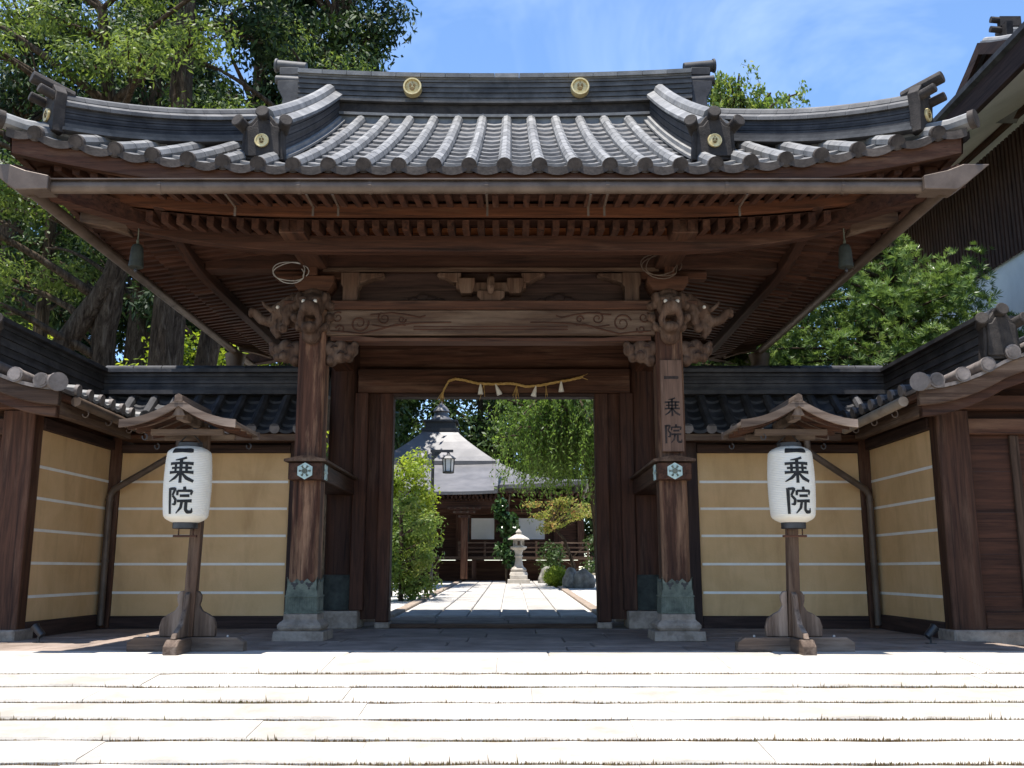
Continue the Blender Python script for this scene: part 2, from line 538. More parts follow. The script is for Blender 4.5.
# brush strokes for the temple name: (points, width) in a unit square
KANJI = {
    'one': [([(0.02, 0.50), (0.12, 0.50), (0.5, 0.50), (0.88, 0.50), (0.98, 0.49)], [0.17, 0.17, 0.145, 0.17, 0.12])],
    'ride': [
        ([(0.70, 0.965), (0.5, 0.905), (0.26, 0.875)], [0.075, 0.07, 0.03]),
        ([(0.04, 0.735), (0.5, 0.76), (0.96, 0.74)], [0.09, 0.075, 0.10]),
        ([(0.12, 0.57), (0.5, 0.58), (0.90, 0.575)], [0.07, 0.06, 0.08]),
        ([(0.03, 0.40), (0.5, 0.415), (0.97, 0.405)], [0.09, 0.07, 0.10]),
        ([(0.29, 0.76), (0.29, 0.40)], [0.085, 0.08]),
        ([(0.71, 0.76), (0.71, 0.40)], [0.085, 0.08]),
        ([(0.50, 0.93), (0.50, 0.5), (0.50, 0.0)], [0.11, 0.10, 0.09]),
        ([(0.47, 0.40), (0.30, 0.20), (0.04, 0.05)], [0.09, 0.09, 0.03]),
        ([(0.53, 0.40), (0.72, 0.18), (0.98, 0.06)], [0.05, 0.11, 0.09])],
    'hall': [
        ([(0.10, 0.95), (0.10, 0.5), (0.10, 0.0)], [0.11, 0.10, 0.09]),
        ([(0.10, 0.92), (0.34, 0.93), (0.22, 0.68)], [0.08, 0.09, 0.07]),
        ([(0.22, 0.68), (0.36, 0.52), (0.33, 0.35), (0.20, 0.36)], [0.07, 0.09, 0.09, 0.03]),
        ([(0.68, 1.0), (0.70, 0.86)], [0.08, 0.11]),
        ([(0.43, 0.86), (0.42, 0.68)], [0.09, 0.07]),
        ([(0.43, 0.84), (0.97, 0.85), (0.93, 0.70)], [0.07, 0.09, 0.06]),
        ([(0.52, 0.66), (0.88, 0.67)], [0.08, 0.09]),
        ([(0.42, 0.47), (0.98, 0.48)], [0.08, 0.10]),
        ([(0.61, 0.46), (0.57, 0.22), (0.38, 0.02)], [0.09, 0.09, 0.03]),
        ([(0.77, 0.46), (0.76, 0.16), (0.83, 0.07), (0.99, 0.08), (1.0, 0.22)], [0.10, 0.10, 0.11, 0.10, 0.03])],
}
def ink(mb, char, fn, u0, v0, w, h):
    """lay brush strokes on a surface; fn(u, v) gives the point on it"""
    for pts, wid in KANJI[char]:
        P, W = [], []
        for i in range(len(pts) - 1):
            for k in range(6):
                t = k / 6
                P.append((pts[i][0] * (1 - t) + pts[i + 1][0] * t, pts[i][1] * (1 - t) + pts[i + 1][1] * t))
                W.append(wid[i] * (1 - t) + wid[i + 1] * t)
        P.append(pts[-1]); W.append(wid[-1])
        # soften the corners
        Q = list(P)
        for i in range(1, len(P) - 1):
            Q[i] = tuple((P[i - 1][c] + 2 * P[i][c] + P[i + 1][c]) / 4 for c in (0, 1))
        vs, fs = [], []
        for i, (a, b) in enumerate(Q):
            a0, b0 = Q[max(i - 1, 0)]
            a1, b1 = Q[min(i + 1, len(Q) - 1)]
            d = Vector(((a1 - a0) * w, (b1 - b0) * h))
            d = d.normalized() if d.length > 1e-9 else Vector((1, 0))
            nx, ny = -d.y, d.x
            hw = W[i] * w * 0.62 * (1.06 if i in (0, len(Q) - 1) else 1.0)
            ex = 0.0
            for sgn in (1, 0.5, 0, -0.5, -1):
                vs.append(fn(u0 + a * w + nx * hw * sgn + ex, v0 + b * h + ny * hw * sgn))
        for i in range(len(Q) - 1):
            fs += [(5 * i + k, 5 * i + k + 1, 5 * i + k + 6, 5 * i + k + 5) for k in range(4)]
        mb.add(vs, fs)
# ================================================================== ground and paving
def ground_z(y):
    if y < -1.8:
        return -min(-1.8 - y, 12.0) * 0.11
    if y > 4.0:
        return min(y - 4.0, 30.0) * 0.0145
    return 0.0

g = MB()
ys = [-300, -40, -13.8, -8, -1.8, 4.0, 10, 34, 60, 150, 600]
xs = [-400, -60, -12, -6, 0, 6, 12, 60, 400]
for i in range(len(ys) - 1):
    for j in range(len(xs) - 1):
        g.add([(xs[a], ys[b], ground_z(ys[b]) - 0.12) for a, b in ((j, i), (j + 1, i), (j + 1, i + 1), (j, i + 1))], [(0, 1, 2, 3)])
tag(g.build('ground', 'earth'), kind='structure')

def slab(mb, x0, x1, y0, y1, zf, lip=0.0, ch=0.012, th=0.10):
    """one stone slab with worn, chamfered edges following height zf(y); lip lifts its near edge"""
    jit = [random.uniform(-0.003, 0.003) for _ in range(4)]
    b = [(x0, y0), (x1, y0), (x1, y1), (x0, y1)]
    t = [(x0 + ch, y0 + ch), (x1 - ch, y0 + ch), (x1 - ch, y1 - ch), (x0 + ch, y1 - ch)]
    L = [lip, lip, 0, 0]
    vs = [(x, y, zf(y) - th) for x, y in b] + [(x, y, zf(y) + L[i] - ch * 0.8) for i, (x, y) in enumerate(b)] + \
         [(x, y, zf(y) + L[i] + jit[i]) for i, (x, y) in enumerate(t)]
    fs = [(8, 9, 10, 11)]
    for i in range(4):
        k = (i + 1) % 4
        fs += [(i, k, 4 + k, 4 + i), (4 + i, 4 + k, 8 + k, 8 + i)]
    mb.add(vs, fs)

def rough_slab(mb, x0, x1, y0, y1, zf, lip=0.0, ch=0.012, th=0.10):
    """long slab whose near and far edges are worn and uneven"""
    n = max(2, int((x1 - x0) / 0.11))
    rows = [[], [], [], [], [], []]
    ja = jb = jz = 0.0
    for i in range(n + 1):
        x = x0 + (x1 - x0) * i / n
        ja = 0.6 * ja + random.uniform(-0.006, 0.006)
        jb = 0.6 * jb + random.uniform(-0.005, 0.005)
        jz = 0.7 * jz + random.uniform(-0.002, 0.002)
        a, b = y0 + ja, y1 + jb
        xi = min(max(x, x0 + 0.0008), x1 - 0.0008)
        rows[0].append((x, a, zf(a) - th))
        rows[1].append((x, a, zf(a) + lip - ch))
        rows[2].append((xi, a + ch, zf(a + ch) + lip + jz))
        rows[3].append((xi, b - ch, zf(b - ch) + jz))
        rows[4].append((x, b, zf(b) - ch))
        rows[5].append((x, b, zf(b) - th))
    m = n + 1
    vs = sum(rows, [])
    fs = []
    for r_ in range(5):
        fs += [(r_ * m + i, r_ * m + i + 1, (r_ + 1) * m + i + 1, (r_ + 1) * m + i) for i in range(n)]
    fs += [tuple(r_ * m for r_ in range(6)), tuple(r_ * m + n for r_ in reversed(range(6)))]
    mb.add(vs, fs)

def paved(name, mat, x0, x1, rows, zf, lip=0.0, gap=0.012, wmin=0.9, wmax=1.7, rowgap=None, seed=1, wob=0.0):
    random.seed(seed)
    mb = MB()
    for (ya, yb) in rows:
        x = x0 - random.uniform(0, 0.8)
        while x < x1:
            w = random.uniform(wmin, wmax)
            a, b = max(x, x0), min(x + w, x1)
            rg = gap if rowgap is None else rowgap
            if b - a > 0.1:
                (rough_slab if rowgap else slab)(mb, a + gap / 2, b - gap / 2, ya + rg * random.uniform(0.6, 1.3) / 2, yb - rg * random.uniform(0.6, 1.3) / 2, zf, lip + random.uniform(0, wob))
            x += w
    return tag(mb.build(name, mat), kind='structure')

def bed(name, mat, x0, x1, ylist, zf, drop):
    mb = MB()
    for i in range(len(ylist) - 1):
        mb.add([(x0, ylist[i], zf(ylist[i]) - drop), (x1, ylist[i], zf(ylist[i]) - drop), (x1, ylist[i + 1], zf(ylist[i + 1]) - drop), (x0, ylist[i + 1], zf(ylist[i + 1]) - drop)], [(0, 1, 2, 3)])
    return tag(mb.build(name, mat), kind='structure')

STEP = 0.412
step_rows = [(-1.80 - 0.62 - STEP * (k + 1), -1.80 - 0.62 - STEP * k) for k in range(22)]
step_rows = [(-2.42, -1.80)] + step_rows
top_rows = [(-1.80, -1.30)]  # pale stone reaches to the eave's shadow edge, keeping the sunlit strip white
paved('stone_steps', 'paving', -9, 9, step_rows, ground_z, lip=0.006, rowgap=0.036, gap=0.0008, wmin=1.2, wmax=2.4, seed=3, wob=0.005)
paved('top_landing', 'paving', -9, 9, top_rows, lambda y: 0.0, lip=0.0, gap=0.004, wmin=1.2, wmax=2.2, seed=4)
bed('step_joints', 'soil', -9, 9, [-12, -1.8], ground_z, 0.016)
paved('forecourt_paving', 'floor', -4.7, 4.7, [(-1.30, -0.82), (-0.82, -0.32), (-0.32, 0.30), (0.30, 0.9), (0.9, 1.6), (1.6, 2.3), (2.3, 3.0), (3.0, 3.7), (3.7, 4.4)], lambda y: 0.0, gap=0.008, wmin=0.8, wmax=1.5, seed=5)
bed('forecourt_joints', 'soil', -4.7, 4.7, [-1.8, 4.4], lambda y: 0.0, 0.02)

PZ = lambda y: ground_z(y) + 0.02
prow = [(4.4 + 0.95 * k, 4.4 + 0.95 * (k + 1)) for k in range(20)]
random.seed(8)
mb = MB()
for (ya, yb) in prow:
    cuts = [-1.38, -0.86, -0.42, 0.05, 0.46, 0.9, 1.38]
    for a, b in zip(cuts[:-1], cuts[1:]):
        slab(mb, a + 0.012, b - 0.012, ya + 0.01, yb - 0.01, PZ)
tag(mb.build('garden_path', 'path'), kind='structure')
mb = MB()
for sx in (-1, 1):
    for k in range(10):
        slab(mb, *sorted((sx * 1.46, sx * 1.62)), 4.42 + 1.9 * k, 4.42 + 1.9 * (k + 1) - 0.012, lambda y: PZ(y) + 0.01)
tag(mb.build('path_kerb', 'stone'), kind='structure')
bed('gravel_court', 'gravel', -14, 14, [4.4, 10, 16, 22, 33.5], ground_z, 0.015)

# grass growing in the joints between the steps
random.seed(21)
V = []
for k, (ya, yb) in enumerate(step_rows[1:9]):
    y = yb
    x = -5.5
    while x < 5.5:
        den = 0.5 + 0.5 * math.sin(x * 1.7 + k * 2.1) * math.sin(x * 0.63 + k) + (0.25 if x > 2 else 0)
        if random.random() < 0.45 + 0.55 * max(0, den):
            h = random.uniform(0.003, 0.013) * (0.5 + 0.9 * max(0, den)) * (1 + (random.random() < 0.02) * 2.0)
            dx, dy = random.uniform(-0.012, 0.012), random.uniform(-0.014, 0.008)
            w = random.uniform(0.004, 0.008)
            bz = ground_z(y) - 0.02
            by = y + random.uniform(-0.012, 0.012)
            V += [(x - w, by, bz), (x + w, by, bz), (x + dx, by + dy, bz + 0.018 + h)]
        x += random.uniform(0.0015, 0.0055)
M['drygrass'] = leaf_mat('dry_joint_grass', (0.14, 0.092, 0.045), (0.19, 0.13, 0.062), (0.18, 0.165, 0.06), 0.15, 0.9)
tag(np_mesh('joint_grass', V, 3, 'drygrass'), 'short dry grass and moss growing along the stone step joints', 'grass', kind='stuff')

# ================================================================== gate
YF, YC, HD, XE = -1.85, 1.75, 3.6, 3.95
gate = thing('temple_gate', 'large dark timber temple gate with sweeping grey tiled roof and open doorway', 'gate', (0, 0, 0))

def lift(d, t):
    return 0.30 * max(0.0, (2.5 - d) / 2.5) ** 2.1 * max(0.0, 1 - t / 2.6)
def flare(d, t):
    return 0.11 * max(0.0, 1 - d / 1.3) ** 2 * max(0.0, 1 - t / 1.3)
def rz(t):
    return 4.03 + 0.54 * t + 0.022 * t * t
SIDES = {'front': (Vector((1, 0, 0)), Vector((0, 1, 0)), Vector((0, YF, 0)), XE),
         'back': (Vector((-1, 0, 0)), Vector((0, -1, 0)), Vector((0, YF + 2 * HD, 0)), XE),
         'left': (Vector((0, -1, 0)), Vector((1, 0, 0)), Vector((-XE, YC, 0)), HD),
         'right': (Vector((0, 1, 0)), Vector((-1, 0, 0)), Vector((XE, YC, 0)), HD)}
def S(side, u, t, z):
    """point on a roof side: u along the eave, t inward, z added to lift"""
    U, N, O, L = SIDES[side]
    d = max(0.0, L - abs(u))
    fl = flare(d, max(t, 0))
    sg = 1 if u > 0 else -1
    p = O + U * (u + sg * fl) + N * (t - fl)
    p.z = z + lift(d, max(t, 0))
    return p

XG, XW = 2.72, 2.25   # verge of the upper roof, gable wall
def tmax(side, u):
    L = SIDES[side][3]
    d = L - abs(u)
    if side in ('front', 'back'):
        return HD - 0.12 if abs(u) <= XG else d
    return min(d, XE - XW)

def roof_mesh():
    tile = MB()
    ends = MB()
    P = 0.30
    for side in SIDES:
        L = SIDES[side][3]
        n = int(L / P) + 1
        us = [P * (k + 0.5) for k in range(-n, n) if abs(P * (k + 0.5)) < L - 0.06]
        for u in us:
            tm = tmax(side, u)
            if tm < 0.12:
                continue
            # cover roll in overlapping lengths
            t = -0.02
            while t < tm - 0.02:
                t2 = min(t + 0.27, tm)
                k = max(2, int((t2 - t) / 0.09) + 1)
                path = [S(side, u, t + (t2 - t) * i / (k - 1), rz(t + (t2 - t) * i / (k - 1)) + 0.035) for i in range(k)]
                rad = [0.0625 - 0.0025 * i / (k - 1) for i in range(k)]
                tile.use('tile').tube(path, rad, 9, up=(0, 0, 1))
                t = t2
            # disc that closes the roll at the eave
            a = S(side, u, -0.045, rz(-0.03) + 0.025)
            b = S(side, u, 0.0, rz(0) + 0.027)
            ends.tube([a, b], 0.067, 16, up=(0, 0, 1))
            a2 = a - (b - a).normalized() * 0.006
            ends.tube([a2, a], 0.052, 14, up=(0, 0, 1))
        # pan tiles: stepped, dished courses between the rolls
        edges = [us[0] - P] + us
        for u in edges:
            uc = u + P / 2
            t, course = -0.035, 0.285
            while True:
                tm = min(tmax(side, u + 0.04), tmax(side, u + P - 0.04)) if abs(u) > XG - 0.3 or side in ('left', 'right') else HD - 0.1
                tm = min(tm, HD)
                t2 = min(t + course, tm)
                if t2 <= t + 0.01:
                    break
                lo, hi, low = [], [], []
                for i in range(5):
                    w = -0.13 + 0.26 * i / 4
                    uu = max(-L, min(L, uc + w))
                    dish = 0.028 * (w / 0.13) ** 2
                    lo.append(S(side, uu, t, rz(t) + dish + 0.012))
                    hi.append(S(side, uu, t2 + 0.015, rz(t2) + dish - 0.010))
                    low.append(S(side, uu, t, rz(t) + dish - 0.016))
                vs = lo + hi + low
                fs = [(i, i + 1, 5 + i + 1, 5 + i) for i in range(4)] + [(10 + i, 10 + i + 1, i + 1, i) for i in range(4)]
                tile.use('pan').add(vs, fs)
                t = t2
            # hanging lip of the eave pan tile
            vs = []
            for i in range(7):
                w = -0.13 + 0.26 * i / 6
                uu = max(-L, min(L, uc + w))
                dish = 0.028 * (w / 0.13) ** 2
                vs += [S(side, uu, -0.04, rz(-0.03) + dish + 0.012), S(side, uu, -0.04, rz(-0.03) + dish - 0.05 - 0.012 * (1 - (w / 0.13) ** 2))]
            ends.add(vs, [(2 * i, 2 * i + 1, 2 * i + 3, 2 * i + 2) for i in range(6)])
    # corner rolls running out to the upturned tips
    for sx in (-1, 1):
        for side in ('front', 'back'):
            L = XE
            path = []
            for i in range(9):
                t = 0.9 * (1 - i / 8) - 0.05
                p = S(side, sx * (L - max(t, 0)), max(t, 0), rz(max(t, 0)) + 0.05)
                if t < 0:
                    p += Vector((sx * 0.05, (-0.05 if side == 'front' else 0.05), 0.02))
                path.append(p)
            tile.use('tile').tube(path, 0.07, 10, up=(0, 0, 1))
            d = (path[-1] - path[-2]).normalized()
            ends.tube([path[-1] - d * 0.02, path[-1] + d * 0.03], 0.082, 14, up=(0, 0, 1))
    rf = tile.build('roof', None, gate, smooth=True, fix=True, angle=35)
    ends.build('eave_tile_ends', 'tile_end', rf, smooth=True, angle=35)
    # solid deck below the tiles
    dk = MB()
    for side in SIDES:
        L = SIDES[side][3]
        ts = [0.0, 0.5, 1.0, 1.5, 2.0, 2.6, 3.2, HD - 0.05] if side in ('front', 'back') else [0, 0.5, 1.0, 1.4, XE - XW]
        prev = None
        for t in ts:
            lim = (L - t) if (side in ('left', 'right') or t <= XE - XG) else XG - 0.03
            row = [S(side, lim * (-1 + 2 * k / 24), t + 0.01, rz(t) - 0.05) for k in range(25)]
            if prev:
                dk.add(prev + row, [(k, k + 1, 25 + k + 1, 25 + k) for k in range(24)])
            prev = row
    dk.build('roof_deck', 'woodX', rf)
    return rf
roof = roof_mesh()

# fascia boards, boarding under the eaves
def zs(t):
    return 3.875 + 0.14 * t
def under(side, u, t, z):
    U, N, O, L = SIDES[side]
    d = max(0.0, L - abs(u))
    p = S(side, u, t, 0)
    p.z = z + lift(d, max(t, 0)) * 0.92
    return p
fas = MB()
sof = MB()
kio = MB()
for side in SIDES:
    L = SIDES[side][3]
    N = 44
    A, B, C, D = [], [], [], []
    for k in range(N + 1):
        u = (L - 0.03) * (-1 + 2 * k / N)
        A.append(S(side, u, -0.005, rz(0) - 0.045))
        B.append(under(side, u, 0.01, zs(0) - 0.012))
        C.append(under(side, u, 0.075, zs(0) - 0.012))
        D.append(S(side, u, 0.06, rz(0) - 0.045))
    n = N + 1
    vs = A + B + C + D
    fs = []
    for k in range(N):
        for q in range(4):
            q2 = (q + 1) % 4
            fs.append((q * n + k, q * n + k + 1, q2 * n + k + 1, q2 * n + k))
    fas.add(vs, fs)
    prev = None
    for t in (0.06, 0.3, 0.62):
        row = []
        for k in range(N + 1):
            u = (L - t) * (-1 + 2 * k / N)
            row.append(under(side, u, t, zs(t)))
        if prev:
            sof.add(prev + row, [(k, k + 1, n + k + 1, n + k) for k in range(N)])
        prev = row
    prev = None
    for t in (0.60, 1.1, 1.7, 2.5):
        row = []
        for k in range(N + 1):
            u = (L - t) * (-1 + 2 * k / N)
            row.append(under(side, u, t, zs(t) - 0.165))
        if prev:
            sof.add(prev + row, [(k, k + 1, n + k + 1, n + k) for k in range(N)])
        prev = row
    # the fresh red strip carrying the flying rafters
    A, B, C, D = [], [], [], []
    for k in range(N + 1):
        A.append(under(side, (L - 0.54) * (-1 + 2 * k / N), 0.54, zs(0.54) - 0.03))
        B.append(under(side, (L - 0.54) * (-1 + 2 * k / N), 0.54, zs(0.54) - 0.135))
        C.append(under(side, (L - 0.62) * (-1 + 2 * k / N), 0.62, zs(0.54) - 0.135))
        D.append(under(side, (L - 0.62) * (-1 + 2 * k / N), 0.62, zs(0.54) - 0.03))
    vs = A + B + C + D
    fs = []
    for k in range(N):
        for q in range(4):
            q2 = (q + 1) % 4
            fs.append((q * n + k, q * n + k + 1, q2 * n + k + 1, q2 * n + k))
    kio.add(vs, fs)
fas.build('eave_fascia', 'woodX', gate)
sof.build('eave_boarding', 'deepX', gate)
kio.build('rafter_rail', 'redX', gate)

# rafters: the lower tier in the front and the nearest of the sides one by one, the rest as one
def rafter_pts(side, u, t0, t1, ztop, h, w):
    out = []
    for t in (t0, t1):
        for (du, dz) in ((-w / 2, 0), (w / 2, 0), (w / 2, -h), (-w / 2, -h)):
            out.append(under(side, u + du, t, ztop(t) + dz))
    return out
RF = [(0, 1, 2, 3), (7, 6, 5, 4), (0, 4, 5, 1), (1, 5, 6, 2), (2, 6, 7, 3), (3, 7, 4, 0)]
rest = MB()
singles = 0
PR = 0.137
for side in SIDES:
    L = SIDES[side][3]
    n = int(L / PR)
    for k in range(-n, n + 1):
        u = PR * (k + 0.5)
        d = L - abs(u)
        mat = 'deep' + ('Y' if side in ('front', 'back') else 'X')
        lo_t = 0.60
        hi_t = min(2.35, d - 0.06)
        if hi_t > lo_t + 0.12:
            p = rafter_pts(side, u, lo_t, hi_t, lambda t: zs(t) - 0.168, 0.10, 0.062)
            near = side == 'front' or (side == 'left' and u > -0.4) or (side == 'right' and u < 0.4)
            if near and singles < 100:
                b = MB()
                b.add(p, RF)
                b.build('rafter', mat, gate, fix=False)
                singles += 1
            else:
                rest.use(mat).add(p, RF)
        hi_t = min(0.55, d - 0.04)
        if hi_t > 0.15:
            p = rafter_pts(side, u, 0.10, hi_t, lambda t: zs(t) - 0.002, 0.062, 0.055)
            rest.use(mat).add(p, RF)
tag(rest.build('rafters', None, gate, fix=False), kind='stuff')

# board closing the gaps between the rafters above the outer purlin
for side in SIDES:
    L = SIDES[side][3]
    TB = 0.94 if side in ('front', 'back') else 0.94
    strip = MB()
    n = 30
    q = []
    for (t, dz) in ((TB, -0.17), (TB, -0.262), (TB + 0.03, -0.262), (TB + 0.03, -0.17)):
        for k in range(n + 1):
            q.append(under(side, (L - TB) * (-1 + 2 * k / n), t, zs(TB) + dz))
    m = n + 1
    strip.add(q, [(i * m + k, i * m + k + 1, ((i + 1) % 4) * m + k + 1, ((i + 1) % 4) * m + k) for i in range(4) for k in range(n)])
    strip.build('rafter_board', 'redboard', gate)

# hip rafters
for sx in (-1, 1):
    for sy in ('front', 'back'):
        h = MB()
        path = []
        for i in range(8):
            t = 2.4 - 2.37 * i / 7
            path.append(under(sy, sx * (XE - t) * (1 if sy == 'front' else -1), t, zs(t) - 0.215))
        h.sweep(path, [(-0.065, -0.08), (0.065, -0.08), (0.065, 0.09), (-0.065, 0.09)])
        h.build('hip_rafter', 'deepX', gate)

# outer purlins that curve up to square ends
XP, TP = 3.0, 0.92
def purlin(axis, sgn):
    mb = MB()
    path = []
    if axis == 'X':
        y = YF + TP if sgn < 0 else YF + 2 * HD - TP
        ex = 3.72
        for k in range(33):
            x = -ex + 2 * ex * k / 32
            up = 0.30 * max(0, (abs(x) - 1.7) / (ex - 1.7)) ** 1.7
            path.append((x, y, 3.655 + up))
        mb.use('deepX').sweep(path, [(-0.06, -0.075), (0.06, -0.075), (0.06, 0.085), (-0.06, 0.085)])
        for s_ in (-1, 1):
            mb.use('greyX').sweep([(s_ * 3.38, y, 3.655 + 0.20), (s_ * 3.60, y, 3.655 + 0.268), (s_ * 3.84, y, 3.655 + 0.31)], [(-0.075, -0.10), (0.075, -0.10), (0.075, 0.092), (-0.075, 0.092)])
    else:
        x = sgn * XP
        for k in range(33):
            y = YF + 0.55 + (2 * HD - 1.1) * k / 32
            e = abs(y - YC)
            up = 0.36 * max(0, (e - 1.55) / 1.8) ** 1.7
            path.append((x, y, 3.68 + up))
        mb.sweep(path, [(-0.05, -0.05), (0.05, -0.05), (0.05, 0.06), (-0.05, 0.06)])
    return mb.build('eave_purlin', None if mb.mats else 'deep' + axis, gate, bevel=0.006)
for ax in 'XY':
    for sg in (-1, 1):
        purlin(ax, sg)

# gutters with flared corner boxes
gy, gz, gr = YF - 0.06, 3.832, 0.055
gut = MB()
gut.tube([(-3.75, gy, gz), (3.70, gy, gz)], gr, 14)
gut.box(-3.75, 3.70, gy - 0.064, gy + 0.064, gz + 0.047, gz + 0.057)
gx = MB()
go = gut.build('front_gutter', 'gutter', gate, smooth=True)
for x in (-2.75, -1.58, -0.98, 0.0, 1.02, 2.02, 3.0):
    jt = MB()
    jt.tube([(x - 0.014, gy, gz), (x + 0.014, gy, gz)], gr + 0.004, 14)
    jt.build('gutter_joint', 'gutter', go)
for x in (-1.52, -1.3, 0.0, 0.88, 1.02, -2.2, 2.2):
    jt = MB()
    jt.box(x - 0.009, x + 0.009, gy, gy + 0.30, gz - gr - 0.012, gz - gr - 0.004)
    jt.box(x - 0.009, x + 0.009, gy + 0.28, gy + 0.296, gz - gr - 0.09, gz - gr - 0.0045)
    jt.build('gutter_bracket', 'gutter', go)
for sx in (-1, 1):
    sg_ = MB()
    gxp = sx * 3.86
    sg_.tube([(gxp, YF - 0.02, gz - 0.02), (gxp, YF + 2 * HD, gz - 0.02)], gr * 0.95, 14)
    for y in (0.2, 1.6, 3.0, 4.4):
        sg_.tube([(gxp, y - 0.014, gz - 0.02), (gxp, y + 0.014, gz - 0.02)], gr, 14)
    sg_.build('side_gutter', 'gutter', gate, smooth=True)
    cb = MB()
    poly = [(3.66, 3.78), (3.93, 3.775), (4.0, 3.82), (4.22, 4.0), (4.0, 4.0), (3.86, 3.945), (3.66, 3.90)]
    cb.prism([(sx * x, z) for x, z in poly], YF - 0.16, YF + 0.04)
    cb.build('gutter_corner', 'gutter', gate, bevel=0.006)
    # rear downpipe that bends in under the eave
    dp = MB()
    dp.tube([(gxp, 4.3, gz - 0.05), (gxp, 4.3, gz - 0.22), (gxp + -sx * 0.1, 4.3, gz - 0.42), (gxp - sx * 0.42, 4.3, gz - 0.55), (gxp - sx * 1.2, 4.3, gz - 0.62)], [0.16, 0.13, 0.05, 0.045, 0.045], 10)
    dp.build('downpipe', 'gutter', gate, smooth=True)

# ------------------------------------------------------------------ ridges
def crest_at(c, nrm, r, parent, thick=0.035):
    """gilt crest disc facing nrm, with raised rim and a dark device"""
    c = Vector(c)
    nrm = Vector(nrm).normalized()
    q = nrm.to_track_quat('Z', 'Y')
    mt = Matrix.Translation(c) @ q.to_matrix().to_4x4()
    up = Vector((0, 0, 1))
    mb = MB()
    tmp = MB()
    tmp.lathe([(r * 0.98, 0), (r, thick * 0.6), (r * 0.95, thick), (r * 0.80, thick), (r * 0.76, thick * 0.75), (r * 0.55, thick * 0.8), (0.001, thick * 0.9)], 0, 0, 24)
    mb.add([mt @ Vector(v) for v in tmp.v], tmp.f)
    o = mb.build('crest', 'gold', parent, smooth=True, angle=30)
    # device: two petals over a base leaf
    dv = MB()
    xa = (up.cross(nrm)).normalized()
    ya = nrm.cross(xa).normalized()
    def P(u, v):
        return c + nrm * (thick * 0.93) + xa * (u * r) + ya * (v * r)
    shapes = [[(-0.30, -0.08), (-0.34, 0.12), (-0.20, 0.34), (-0.06, 0.22), (-0.10, 0.02)],
              [(0.30, -0.08), (0.10, 0.02), (0.06, 0.22), (0.20, 0.34), (0.34, 0.12)],
              [(-0.30, -0.20), (0.0, -0.10), (0.30, -0.20), (0.14, -0.46), (-0.14, -0.46)],
              [(-0.06, 0.40), (0.06, 0.40), (0.04, 0.60), (-0.04, 0.60)]]
    for sh in shapes:
        n_ = len(sh)
        vs = [P(u, v) for u, v in sh] + [P(u, v) + nrm * 0.006 for u, v in sh]
        dv.add(vs, [tuple(range(n_, 2 * n_))] + [(i, (i + 1) % n_, n_ + (i + 1) % n_, n_ + i) for i in range(n_)])
    dv.build('crest_device', 'crest_dark', parent)
    return o

